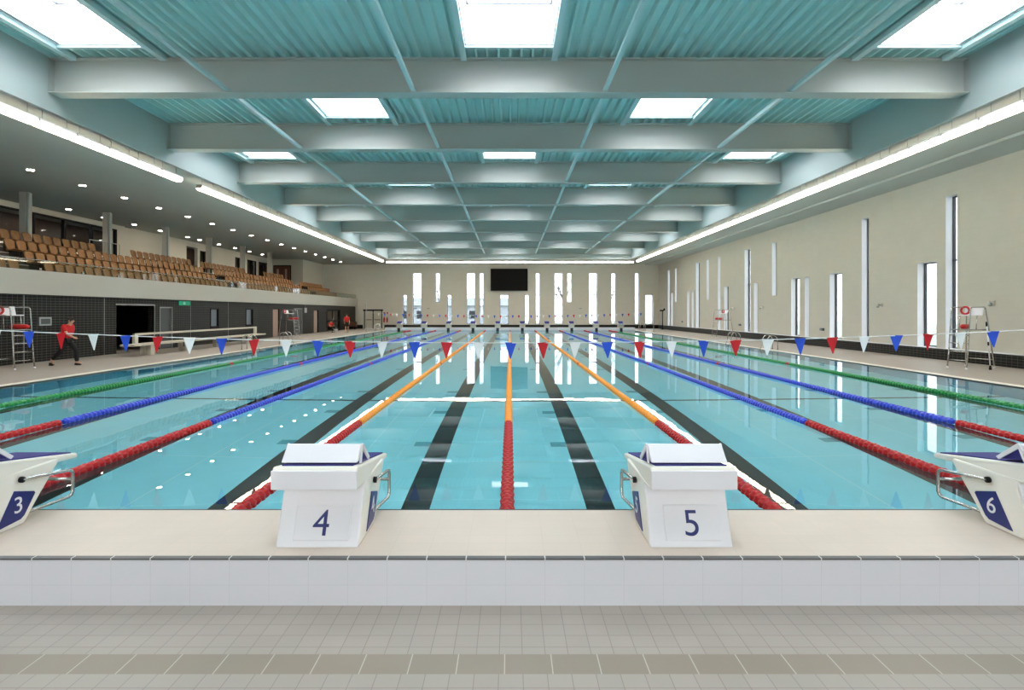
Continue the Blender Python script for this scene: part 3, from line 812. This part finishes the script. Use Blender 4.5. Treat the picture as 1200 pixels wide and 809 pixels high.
near_run = floats(4.66, .098, .074, 32, 0, 8, .16).mesh('red_floats', M['red'])
far_run = floats(4.66, .11, RR, 10).mesh('red_floats', M['red'])
one = floats(.2, .1, RR*1.02, 12).mesh('marker_float', M['redp'])
runs = {}
for c in ('green', 'blue', 'orange'):
    runs[c] = (floats(6.0, .098, .073, 24, 0, 6, .15).mesh('%s_floats' % c, M[c]), floats(34.6, .1, RR, 10).mesh('%s_floats' % c, M[c]))
cols = ['green', 'blue', 'blue', 'orange', 'orange', 'orange', 'blue', 'blue', 'green']
xs = [-10, -7.5, -5, -2.5, 0, 2.5, 5, 7.5, 10]
rl = ['outermost on the left', 'second from the left', 'third from the left', 'just left of block four', 'down the very centre', 'just right of block five', 'third from the right', 'second from the right', 'outermost on the right']
for x, c, lab in zip(xs, cols, rl):
    root = empty('lane_rope', (x, PN, .018))
    def add(nm, me, y):
        o = bpy.data.objects.new(nm, me); COL.objects.link(o); o.parent = root; o.location = (0, y, 0); return o
    f0 = add('red_floats', near_run, .12)
    a = add(c + '_floats', runs[c][0], 4.80); b = add(c + '_floats', runs[c][1], 10.8)
    f1 = add('red_floats', far_run, 45.35)
    m1 = add('marker_float', one, 14.9); m2 = add('marker_float', one, 35.0)
    for q in (f0, f1): q['kind'] = 'stuff'; q['label'] = 'red floats at the rope end'
    for q in (a, b): q['kind'] = 'stuff'; q['label'] = c + ' floats'
    MB().tube([(0, 0, .06), (0, .15, 0), (0, 49.9, 0), (0, PF-PN, .06)], .006, 6).build('cable', M['steel'], root)
    tag(root, 'lane rope with %s floats and red ends, %s' % (c, lab), 'lane rope', 'lane ropes floating on the pool')

# ------------------------------------------------------------------ pennant lines
def make_line(Y, zf, n0, n1, spacing, names, hw, ht, xoff, hang=26):
    ln = MB(); X = PW+.55; N = 40
    ln.tube([(-X+2*X*i/N, Y, zf(-X+2*X*i/N)) for i in range(N+1)], .009, 6)
    o = ln.build('pennant_line', M['cord']); tag(o, 'thin white cord carrying pennants across the %s of the pool' % names, 'line')
    for s, sn in ((-1, 'left'), (1, 'right')):
        if names == 'near end' : continue
        p = empty('pennant_post', (s*X, Y, FZ))
        MB().tube([(0, 0, 0), (0, 0, 2.6)], .03, 10).build('pole', M['bsteel'], p)
        MB().lathe([(.09, 0), (.09, .015), (.04, .03), (.04, .06)], (0, 0, 0), 14).build('base', M['steel'], p)
        tag(p, 'thin grey post holding the far pennant line on the %s deck' % sn, 'post')
    me = {}
    for c in ('fwhite', 'fred', 'fblue'):
        f = MB(); f.prism([(-hw, 0), (hw, 0), (hw*.08, -ht), (-hw*.08, -ht)], 'y', -.002, .002); f.prism([(-hw, .008), (hw, .008), (hw*.97, -.012), (-hw*.97, -.012)], 'y', -.012, .012); me[c] = f.mesh('pennant', M[c])
    k = 0
    for i in range(n0, n1+1):
        c = ['fwhite', 'fblue', 'fred'][i % 3]; cn = {'fwhite': 'white', 'fblue': 'blue', 'fred': 'red'}[c]
        x = xoff + spacing*i; k += 1
        if abs(x) > PW: continue
        o = bpy.data.objects.new('pennant', me[c]); COL.objects.link(o); o.location = (x, Y + random.uniform(-.003, .003), zf(x)); o.rotation_euler = (random.uniform(-.06, .06), random.uniform(-.04, .04), random.uniform(-.25, .25))
        tag(o, '%s triangular pennant, %s from the left on the %s line' % (cn, nth(k), names), 'pennant', 'pennants on the %s line' % names)
make_line(9.24, lambda x: 1.35 + .0028*x*x, -15, 16, .553, 'near end', .096, .27, (563-598)*9.24/F)
make_line(49.3, lambda x: 1.58 + .0014*x*x, -21, 22, .56, 'far end', .10, .27, -.3)

# ------------------------------------------------------------------ screen
scr = empty('video_screen', (-.1, YF-.35, 5.55))
MB().box(-2.1, -.1, -1.25, 2.1, .08, 1.25).build('casing', M['rubber'], scr, bevel=.02)
MB().box(-2.04, -.108, -1.19, 2.04, -.1, 1.19).build('display', M['screen'], scr)
MB().box(-.5, .08, -.4, .5, .35, .4).build('wall_mount', M['bsteel'], scr)
tag(scr, 'large black video screen switched off on the far wall', 'screen')

# ------------------------------------------------------------------ pool ladders
def make_ladder(x, y, s, lab):
    r = empty('pool_ladder', (x, y, FZ+.012))
    for k, dy in enumerate((-.26, .26)):
        pts = [(s*.55, dy, 0), (s*.55, dy, .45)] + [(s*(.30+.25*math.cos(R(a))), dy, .45+.25*math.sin(R(a))) for a in range(15, 181, 15)] + [(s*.03-s*.02, dy, .2), (-s*.10, dy, -.1), (-s*.10, dy, -1.2)]
        MB().tube(pts, .021, 10).build('handrail', M['steel'], r)
        MB().lathe([(.05, 0), (.05, .012), (.025, .02)], (s*.55, dy, 0), 12).build('flange', M['steel'], r)
    for z in (-.35, -.65, -.95): MB().box(-s*.15, -.26, z-.015, -s*.05, .26, z+.015).build('tread', M['steel'], r)
    tag(r, lab, 'ladder', 'steel pool ladders')
for s, nm in ((-1, 'left'), (1, 'right')):
    make_ladder(s*PW, 26.7, s, 'looped steel ladder rails on the %s pool edge, nearer pair' % nm)
    make_ladder(s*PW, 31.0, s, 'looped steel ladder rails on the %s pool edge, farther pair' % nm)
    make_ladder(s*PW, 52.6, s, 'looped steel ladder rails in the far %s pool corner' % nm)

# ------------------------------------------------------------------ lifeguard chairs
def make_chair(x, y, s, rz, lab, lean=False):
    """faces -x locally (towards the pool for the right side)"""
    r = empty('lifeguard_chair', (x, y, FZ), rz)
    for dy, tag_ in ((-.27, 'n'), (.27, 'f')):
        w = dy*1.0; wb = dy*1.5
        leg = MB(); leg.tube([(-.68, w, 0), (-.60, w, .5), (-.45, w, 1.93), (-.42, w, 1.99), (-.36, w, 2.02), (.36, w, 2.03), (.42, w, 2.0), (.45, w, 1.93), (.56, w*1.2, 1.2), (.68, wb, 0)], .021, 10)
        leg.build('side_frame', M['steel'], r)
        MB().lathe([(.035, 0), (.035, .02), (.024, .05)], (-.68, w, 0), 10).build('foot', M['white'], r); MB().lathe([(.035, 0), (.035, .02), (.024, .05)], (.68, wb, 0), 10).build('foot', M['white'], r)
        MB().tube([(-.53, w, 1.28), (.55, w*1.15, 1.28)], .017, 8).build('side_rail', M['steel'], r)
        MB().tube([(-.64, w, .28), (-.64, w, .28), ], .01).build('side_rail', M['steel'], r) if False else None
    for z in (.28, .56, .84, 1.10):
        xx = -.68 + .11*z; MB().tube([(xx+.0, -.27, z), (xx+.0, .27, z)], .016, 8).build('rung', M['steel'], r)
    MB().tube([(.655, -.39, .28), (.655, .39, .28)], .015, 8).build('rear_rung', M['steel'], r)
    MB().box(-.52, -.26, 1.265, -.12, .26, 1.295).build('foot_platform', M['bsteel'], r)
    MB().tube([(-.05, -.24, 1.28), (.0, -.24, 1.74)], .015).build('seat_post', M['steel'], r); MB().tube([(-.05, .24, 1.28), (.0, .24, 1.74)], .015).build('seat_post', M['steel'], r)
    MB().box(-.18, -.25, 1.74, .28, .25, 1.775).build('seat', M['white'], r, bevel=.012)
    b = MB(); b.hexa([(.27, -.26, 1.76), (.30, -.26, 1.76), (.30, .26, 1.76), (.27, .26, 1.76), (.36, -.26, 2.05), (.39, -.26, 2.05), (.39, .26, 2.05), (.36, .26, 2.05)])
    b.build('backrest', M['white'], r, bevel=.01)
    tag(r, lab, 'lifeguard chair', 'tall steel lifeguard chairs')
    # rescue buoy lying on the foot platform and a small ring hung on the back
    q = MB(); q.lathe([(.0, -.36), (.05, -.34), (.08, -.25), (.085, 0), (.08, .25), (.05, .34), (.0, .36)], (0, 0, 0), 12, axis='x')
    o = q.build('rescue_buoy', M['redp']); m = Matrix.Rotation(rz, 4, 'Z'); v = m @ Vector((-.3, -.05, 0)); o.location = (x+v.x, y+v.y, FZ+1.383); o.rotation_euler = (0, 0, rz + .2)
    tag(o, 'red rescue buoy lying on the ' + lab.split(',')[1].strip().replace('standing', 'chair'), 'rescue buoy', 'red rescue buoys')
    hr = MB(); hr.tube([(.0, .12*math.cos(R(a)), .12*math.sin(R(a))) for a in range(0, 360, 20)], .035, 8, closed=True)
    o = hr.build('rescue_ring', [M['redp']]); v = m @ Vector((.33, -.1*s - .16, 0)); v = m @ Vector((.27, .22, 0)); o.location = (x+v.x, y+v.y, FZ+1.92); o.rotation_euler = (0, 0, rz)
    tag(o, 'small red ring hung on the back of the ' + lab.split(',')[1].strip().replace('standing', 'chair'), 'rescue ring', 'small red rings on the chairs')
make_chair(15.35, 17.95, 1, R(24), 'tall steel lifeguard chair, standing on the near right deck')
make_chair(-16.45, 17.75, -1, R(160), 'tall steel lifeguard chair, standing on the near left deck')
make_chair(15.6, 39.5, 1, R(15), 'tall steel lifeguard chair, standing on the distant right deck')
make_chair(-16.4, 40.0, -1, R(165), 'tall steel lifeguard chair, standing on the distant left deck')
pp = empty('rescue_pole', (15.5, 17.3, FZ))
MB().tube([(0, 0, .1), (-.1, .02, 1.5)], .017, 10).build('pole', M['white'], pp)
MB().lathe([(.04, 0), (.035, .06), (.02, .14)], (0, 0, 0), 12).build('foot', M['rubber'], pp)
MB().tube([(-.1, .02, 1.4), (-.11, .02, 1.55)], .024, 10).build('grip', M['rubber'], pp); MB().tube([(-.05, .01, .78), (-.058, .01, .9)], .024, 10).build('grip', M['rubber'], pp)
tag(pp, 'slim white pole with black grips beside the near right lifeguard chair', 'pole')

# ------------------------------------------------------------------ long bench on the left deck
bn = empty('long_bench', (-15.6, 23.0, FZ))
MB().box(-.45, -.9, .44, .15, 11.0, .52).build('seat', M['bench'], bn, bevel=.01)
for y in (.35, 3.0, 6.0, 9.2): MB().box(-.08, y-.13, 0, .08, y+.13, .44).build('leg', M['bench'], bn); MB().box(-.4, y-.1, 0, -.28, y+.1, .44).build('leg', M['bench'], bn)
for y in (.0, 10.8): MB().box(-.50, y-.10, .44, -.38, y+.10, .95).build('back_post', M['bench'], bn)
MB().box(-.50, -.1, .86, -.42, 10.9, .95).build('back_rail', M['bench'], bn)
tag(bn, 'long cream bench with a single back rail on the left deck', 'bench')

# ------------------------------------------------------------------ wall items
def exit_sign():
    e = empty('exit_sign', (XL+.02, (lw(209)+lw(223))/2, 2.36))
    MB().box(0, -.48, -.11, .03, .48, .11).build('panel', M['green_sign'], e)
    g = MB(); g.box(.03, -.12, -.07, .034, .06, .08)
    g.build('white_pictogram', M['white'], e)
    f = MB(); f.lathe([(.0, .034), (.018, .034), (.018, .037), (.0, .037)], (0, -.02, .05), 10, axis='x'); f.tube([(.036, -.02, .03), (.036, .0, -.02), (.036, -.05, -.06)], .006, 6); f.tube([(.036, .0, -.02), (.036, .04, -.05)], .006, 6); f.tube([(.036, -.06, .02), (.036, -.02, .03), (.036, .03, .0)], .005, 6)
    f.build('running_figure', M['green_sign'], e)
    tag(e, 'green emergency exit sign with running figure on the black tiled wall', 'sign')
exit_sign()
cb = empty('control_box', (XL, 20.3, 1.53))
MB().box(-.01, -.27, -.16, .06, .27, .16).build('frame', M['bsteel'], cb, bevel=.008)
MB().box(.058, -.2, -.1, .066, .2, .1).build('panel', M['door_grey'], cb)
tag(cb, 'small steel framed box on the black wall beside the near left chair', 'box')
hs = empty('hanging_sign', (-17.55, 46.0, 2.05))
MB().box(-.14, -.02, -.22, .14, .02, .2).build('panel', M['white'], hs); MB().tube([(0, 0, .2), (0, 0, .5)], .01).build('hanger', M['bsteel'], hs)
tag(hs, 'small white sign hanging below the gallery front', 'sign')
for x, nm in ((-14.3, 'left'), (-13.95, 'right')):
    e = empty('fire_extinguisher', (x, YF-.18, .72))
    MB().lathe([(.07, 0), (.085, .02), (.085, .45), (.06, .52), (.025, .55), (.025, .58)], (0, 0, 0), 16).build('cylinder', M['redp'], e)
    MB().tube([(0, 0, .58), (0, -.02, .66), (.07, -.03, .62), (.09, -.02, .3)], .014, 8).build('hose', M['rubber'], e)
    MB().box(-.1, .1, .3, .1, .2, .36).build('bracket', M['redp'], e); MB().box(-.1, .16, .95, .1, .185, 1.15).build('sign_plate', M['redp'], e)
    tag(e, 'red fire extinguisher on the far wall by the double doors, %s of the pair' % nm, 'fire extinguisher', 'fire extinguishers on the far wall')
# pale spotlights on the right wall, small sockets
for k, (y, z, nm) in enumerate(((18.75, 2.2, 'above the near lifeguard chair'), (24.4, 2.2, 'left of the second low window'), (35.8, 2.2, 'left of the high slot window'), (40.4, 2.2, 'between two tall windows in the middle'), (59.0, 2.2, 'nearest the far corner'))):
    s = empty('wall_bracket', (XR, y, z))
    MB().box(-.04, -.08, -.08, 0, .08, .08).build('plate', M['parapet'], s); MB().tube([(-.03, 0, 0), (-.22, -.05, .03), (-.3, -.2, -.03)], .022, 8).build('arm', M['parapet'], s)
    MB().lathe([(.03, 0), (.06, .03), (.06, .10), (.0, .11)], (-.3, -.2, -.12), 12).build('head', M['bsteel'], s)
    tag(s, 'small pale bracket fitting on the right wall, ' + nm, 'bracket', 'pale brackets on the right wall')
for y, nm in ((29.0, 'nearer'), (39.4, 'middle'), (52.6, 'farther')):
    s = empty('socket_box', (XR, y, .95))
    MB().box(-.07, -.17, -.07, 0, -.01, .07).build('cover', M['door_grey'], s, bevel=.006); MB().box(-.07, .01, -.07, 0, .17, .07).build('cover', M['greyframe'], s, bevel=.006)
    tag(s, 'pair of small grey socket covers low on the right wall, the %s one' % nm, 'socket', 'grey socket covers')
for x in (-10.8, -9.3, 8.0):
    s = empty('wall_bracket', (x, YF, 2.3)); MB().box(-.15, -.05, -.05, .15, 0, .05).build('plate', M['bsteel'], s); MB().tube([(0, -.03, 0), (.1, -.25, .05)], .02).build('arm', M['bsteel'], s)
    tag(s, {-10.8: 'small steel bracket on the far wall near the second window', -9.3: 'small steel bracket on the far wall left of the third window', 8.0: 'small steel bracket on the far wall at the right'}[x], 'bracket', 'steel brackets on the far wall')
cp = empty('corner_stand', (16.35, 57.5, FZ))
MB().tube([(0, 0, 0), (0, 0, 2.0)], .05, 10).build('post', M['rubber'], cp); MB().box(-.28, -.1, 1.95, .1, .1, 2.12).build('head', M['rubber'], cp); MB().box(.08, -.06, 2.02, .25, .06, 2.28).build('arm', M['rubber'], cp)
MB().lathe([(.2, 0), (.2, .03), (.06, .06)], (0, 0, 0), 14).build('base', M['rubber'], cp)
tag(cp, 'dark stand with a boxy head in the far right corner', 'stand')
# far left clutter by the doors
o = empty('folding_trolley', (-17.1, 58.6, FZ))
MB().box(-.35, -.4, .3, .3, .4, .8).build('box', M['door_brown'], o, bevel=.02)
MB().tube([(.3, -.3, .1), (.35, -.3, .95)], .02).build('handle', M['rubber'], o)
for dx in (-.25, .2):
    for dy in (-.3, .3): MB().lathe([(.0, -.03), (.1, -.03), (.1, .03), (.0, .03)], (dx, dy, .1), 12, axis='y').build('wheel', M['rubber'], o)
MB().box(-.33, -.35, .18, .28, .35, .3).build('chassis', M['rubber'], o)
tag(o, 'low brown equipment trolley against the far wall left of the double doors', 'trolley')
o = empty('bucket', (-15.9, 49.0, FZ)); MB().lathe([(.12, 0), (.16, .3), (.17, .31), (.15, .30), (.11, .02)], (0, 0, 0), 16).build('pail', M['white'], o)
MB().tube(arc((0, 0, .3), .165, 0, 180, 10), .005, 6).build('handle', M['steel'], o)
tag(o, 'white bucket on the deck by the seated person', 'bucket')

# ceiling speaker on gallery, small projector box
o = empty('ceiling_projector', (-22.6, 32.0, SOF)); MB().tube([(0, 0, 0), (0, 0, -.25)], .02).build('stem', M['bsteel'], o); MB().box(-.2, -.2, -.42, .2, .2, -.25).build('body', M['door_grey'], o, bevel=.02)
tag(o, 'grey projector hanging from the soffit over the gallery back', 'projector')

# ------------------------------------------------------------------ people
def skin_obj(name, pts, edges, rad, m, parent, root=0, sub=2):
    me = bpy.data.meshes.new(name); me.from_pydata(pts, edges, []); me.materials.append(m)
    o = bpy.data.objects.new(name, me); COL.objects.link(o); o.parent = parent
    o.modifiers.new('skin', 'SKIN')
    sv = me.skin_vertices[0].data
    for i, r in enumerate(rad): sv[i].radius = r if isinstance(r, tuple) else (r, r); sv[i].use_root = False
    sv[root].use_root = True
    s = o.modifiers.new('sub', 'SUBSURF'); s.levels = sub; s.render_levels = sub
    for p in me.polygons: p.use_smooth = True
    return o
def person(loc, rz, J, label, shorts=False, scale=1.0):
    r = empty('person', loc, rz); r.scale = (scale,)*3
    names = list(J); idx = {n: i for i, n in enumerate(names)}
    E = [('pelvis', 'waist'), ('waist', 'chest'), ('chest', 'neck'), ('neck', 'jaw'), ('jaw', 'head'), ('head', 'crown')]
    for s in 'LR': E += [('chest', 'sh'+s), ('sh'+s, 'el'+s), ('el'+s, 'wr'+s), ('wr'+s, 'palm'+s), ('pelvis', 'hip'+s), ('hip'+s, 'kn'+s), ('kn'+s, 'an'+s), ('an'+s, 'toe'+s)]
    rad = {'pelvis': (.13, .10), 'waist': (.12, .09), 'chest': (.145, .10), 'neck': .05, 'jaw': (.062, .07), 'head': (.078, .095), 'crown': (.05, .06)}
    for s in 'LR': rad.update({'sh'+s: .055, 'el'+s: .042, 'wr'+s: .028, 'palm'+s: (.036, .02), 'hip'+s: .085, 'kn'+s: .056, 'an'+s: .04, 'toe'+s: (.045, .03)})
    pts = [J[n] for n in names]
    body = skin_obj('body', pts, [(idx[a], idx[b]) for a, b in E], [rad[n] for n in names], M['skin'], r)
    # fingers as short separate chains
    for s in 'LR':
        p = Vector(J['palm'+s]); wv = Vector(J['wr'+s]); d = (p - wv).normalized(); sd = d.cross(Vector((0, 1, 0)))
        if sd.length < .1: sd = Vector((1, 0, 0))
        sd.normalize(); f = MB()
        for k, (off, L) in enumerate(((-.027, .06), (-.009, .072), (.009, .068), (.027, .052))):
            a = p + sd*off; b = a + d*L*.5; c = b + d*L*.4 + Vector((0, .015, 0)); f.tube([a - d*.02, a, b, c], [.009, .009, .008, .006], 6)
        a = wv + d*.03 + sd*-.03; f.tube([a, a + d*.03 + sd*-.022, a + d*.055 + sd*-.026], [.011, .009, .007], 6)
        f.build('fingers', M['skin'], body)
    hp = Vector(J['head'])
    fd = (Vector(J['nose']) - hp).normalized() if 'nose' in J else Vector((0, 1, 0))
    sub = lambda names_, E_, rr, m, nm, root=0: skin_obj(nm, [J[n] for n in names_], [(names_.index(a), names_.index(b)) for a, b in E_], rr, m, r, root)
    mid = lambda a, b, t: tuple(Vector(J[a]).lerp(Vector(J[b]), t))
    J['slL'] = mid('shL', 'elL', .8); J['slR'] = mid('shR', 'elR', .8)
    J['collar'] = mid('chest', 'neck', .62)
    sub(['pelvis', 'waist', 'chest', 'shL', 'shR', 'slL', 'slR', 'collar'], [('pelvis', 'waist'), ('waist', 'chest'), ('chest', 'collar'), ('chest', 'shL'), ('chest', 'shR'), ('shL', 'slL'), ('shR', 'slR')],
        [(.185, .15), (.17, .135), (.19, .145), .082, .082, .066, .066, .085], M['shirt'], 'shirt')
    t = .45 if shorts else .97
    J['lgL'] = mid('knL', 'anL', t) if not shorts else mid('hipL', 'knL', .9); J['lgR'] = mid('knR', 'anR', t) if not shorts else mid('hipR', 'knR', .9)
    if shorts: sub(['pelvis', 'hipL', 'hipR', 'lgL', 'lgR'], [('pelvis', 'hipL'), ('pelvis', 'hipR'), ('hipL', 'lgL'), ('hipR', 'lgR')], [(.155, .12), .105, .105, .085, .085], M['trousers'], 'shorts')
    else: sub(['pelvis', 'hipL', 'hipR', 'knL', 'knR', 'lgL', 'lgR'], [('pelvis', 'hipL'), ('pelvis', 'hipR'), ('hipL', 'knL'), ('hipR', 'knR'), ('knL', 'lgL'), ('knR', 'lgR')], [(.145, .115), .11, .11, .08, .08, .065, .065], M['trousers'], 'trousers')
    for s in 'LR':
        a, b = Vector(J['an'+s]), Vector(J['toe'+s]); a2 = Vector((a.x, a.y, b.z+.01))
        skin_obj('shoe', [tuple(a2 - (b-a2)*.35), tuple(a2), tuple(b)], [(0, 1), (1, 2)], [.045, .052, (.05, .036)], M['shoe'], r, 1)
    h = MB(); c = hp + Vector((0, 0, .03)) - fd*.018
    prof = [(.0, .118), (.04, .112), (.075, .085), (.092, .045), (.093, .0), (.085, -.04), (.06, -.07)]
    h.lathe(prof[::-1], tuple(c), 16); ho = h.build('hair', M['hair'], r)
    # face
    fc = MB(); nz = hp + fd*.095; fc.tube([tuple(hp + fd*.085 + Vector((0, 0, .015))), tuple(nz + fd*.018 + Vector((0, 0, -.02))), tuple(nz + Vector((0, 0, -.03)))], [.007, .013, .008], 8); fc.build('nose', M['skin'], body)
    sd = fd.cross(Vector((0, 0, 1))).normalized(); e = MB()
    for k in (-1, 1): e.lathe([(.0, -.009), (.009, 0), (.0, .009)], tuple(hp + fd*.088 + sd*.032*k + Vector((0, 0, .015))), 8)
    e.build('eyes', M['rubber'], body); mo = MB(); mo.tube([tuple(hp + fd*.088 + sd*-.022 + Vector((0, 0, -.052))), tuple(hp + fd*.093 + Vector((0, 0, -.053))), tuple(hp + fd*.088 + sd*.022 + Vector((0, 0, -.052)))], .005, 6); mo.build('mouth', M['redp'], body)
    for k in (-1, 1): er = MB(); er.lathe([(.0, -.03), (.012, -.02), (.014, .01), (.0, .03)], tuple(hp + sd*.085*k), 8); er.build('ear', M['skin'], body)
    tag(r, label, 'person'); return r
stand = dict(pelvis=(0, 0, .95), waist=(0, -.01, 1.12), chest=(0, 0, 1.34), neck=(0, .01, 1.50), jaw=(0, .035, 1.56), head=(0, .03, 1.64), crown=(0, .015, 1.735), nose=(0, .2, 1.62),
    shL=(-.185, 0, 1.42), elL=(-.24, -.02, 1.14), wrL=(-.22, .08, .90), palmL=(-.21, .10, .83), shR=(.185, 0, 1.42), elR=(.25, -.02, 1.14), wrR=(.22, .10, .92), palmR=(.20, .13, .85),
    hipL=(-.09, 0, .90), knL=(-.11, .03, .49), anL=(-.12, -.02, .085), toeL=(-.14, .14, .035), hipR=(.09, 0, .90), knR=(.11, .01, .49), anR=(.12, -.03, .085), toeR=(.15, .12, .035))
NM = ['pelvis', 'waist', 'chest', 'neck', 'jaw', 'head', 'crown', 'shL', 'elL', 'wrL', 'palmL', 'shR', 'elR', 'wrR', 'palmR', 'hipL', 'knL', 'anL', 'toeL', 'hipR', 'knR', 'anR', 'toeR']
def pose(**k):
    d = {n: stand[n] for n in NM}; d.update({a: b for a, b in k.items() if a != 'nose'}); return d
walk = pose(pelvis=(0, 0, .92), waist=(0, .03, 1.09), chest=(0, .08, 1.29), neck=(0, .13, 1.44), jaw=(0, .175, 1.49), head=(0, .18, 1.56), crown=(0, .175, 1.655),
    shL=(-.19, .07, 1.37), elL=(-.25, -.10, 1.12), wrL=(-.22, .0, .90), palmL=(-.215, .03, .83), shR=(.19, .08, 1.37), elR=(.24, .22, 1.12), wrR=(.2, .42, 1.0), palmR=(.19, .48, .97),
    hipL=(-.09, 0, .88), knL=(-.10, .28, .52), anL=(-.10, .30, .10), toeL=(-.11, .46, .035), hipR=(.09, 0, .88), knR=(.10, -.10, .50), anR=(.10, -.42, .20), toeR=(.10, -.34, .04))
person((-15.45, 18.7, FZ), R(-90), walk, 'person in red top and black trousers walking along the near left deck')
person((-14.9, 49.0, FZ), R(200), pose(), 'person in red top and dark shorts standing at the far left', shorts=True, scale=.97)
sit = pose(pelvis=(0, -.05, .42), waist=(0, -.02, .58), chest=(0, .08, .78), neck=(0, .14, .92), jaw=(0, .19, .96), head=(0, .20, 1.03), crown=(0, .19, 1.12), shL=(-.18, .08, .86), elL=(-.24, .22, .62), wrL=(-.14, .42, .58), palmL=(-.11, .48, .57),
    shR=(.18, .08, .86), elR=(.24, .22, .62), wrR=(.14, .42, .58), palmR=(.11, .48, .57), hipL=(-.10, 0, .42), knL=(-.16, .42, .47), anL=(-.15, .42, .09), toeL=(-.16, .58, .035), hipR=(.10, 0, .42), knR=(.16, .42, .47), anR=(.15, .46, .09), toeR=(.16, .62, .035))
person((-16.55, 49.4, FZ), R(-120), sit, 'person in red top sitting on a low stool by the far glazed doors')
o = empty('low_stool', (-16.6, 49.38, FZ)); MB().lathe([(.17, .29), (.18, .30), (.18, .325), (.0, .33)], (0, 0, 0), 18).build('seat', M['rubber'], o)
for a in (45, 135, 225, 315): MB().tube([(.15*math.cos(R(a)), .15*math.sin(R(a)), 0), (.1*math.cos(R(a)), .1*math.sin(R(a)), .30)], .015).build('leg', M['steel'], o)
tag(o, 'low black stool under the seated person at the far left', 'stool')

# ------------------------------------------------------------------ outside
struct('ground_outside', MB().quad((-60, Y0-10, -.2), (90, Y0-10, -.2), (90, 130, -.2), (-60, 130, -.2)), M['grass']) if False else None
g = MB()
g.quad((XR+TH, -20, -.2), (80, -20, -.2), (80, 130, -.2), (XR+TH, 130, -.2)); g.quad((-40, YF+TH, -.2), (XR+TH, YF+TH, -.2), (XR+TH, 130, -.2), (-40, 130, -.2))
struct('floor_outside', g, M['grass'])
def tree(x, y, h, seed, lab):
    rnd = random.Random(seed); mb = MB()
    def br(p, d, L, r, lv):
        q = p + d*L; mb.tube([tuple(p), tuple((p+q)/2 + Vector((rnd.uniform(-.03, .03), rnd.uniform(-.03, .03), 0))*L), tuple(q)], [r, r*.85, r*.65], 6 if lv < 2 else 4)
        if lv < 4:
            for k in range(3 if lv else 5):
                nd = (d + Vector((rnd.uniform(-.8, .8), rnd.uniform(-.8, .8), rnd.uniform(-.1, .5)))).normalized(); br(p + d*L*rnd.uniform(.55, 1), nd, L*rnd.uniform(.55, .75), r*.5, lv+1)
    br(Vector((0, 0, 0)), Vector((0, 0, 1)), h*.38, .14, 0)
    o = mb.build('bare_tree', M['bark']); o.location = (x, y, -.2); tag(o, lab, 'tree', 'bare trees outside')
tree(-9.5, 72, 9, 1, 'bare tree outside the far windows, left of the screen'); tree(7.5, 74, 10, 2, 'bare tree outside the far windows, right of the screen'); tree(13.5, 73, 8, 3, 'bare tree outside the windows near the far right corner')
bd = empty('outside_building', (-4, 92, -.2))
MB().box(-16, 0, 0, 4, 8, 3.2).build('wall', M['facade'], bd); MB().prism([(-.5, 3.2), (8.5, 3.2), (4, 4.6)], 'x', -16.3, 4.3).build('roof', M['greyframe'], bd)
for k in range(6): MB().box(-15+3*k, -.05, 1, -13.6+3*k, .05, 2.3).build('window', M['dkframe'], bd)
tag(bd, 'low pale building outside beyond the far windows', 'building')
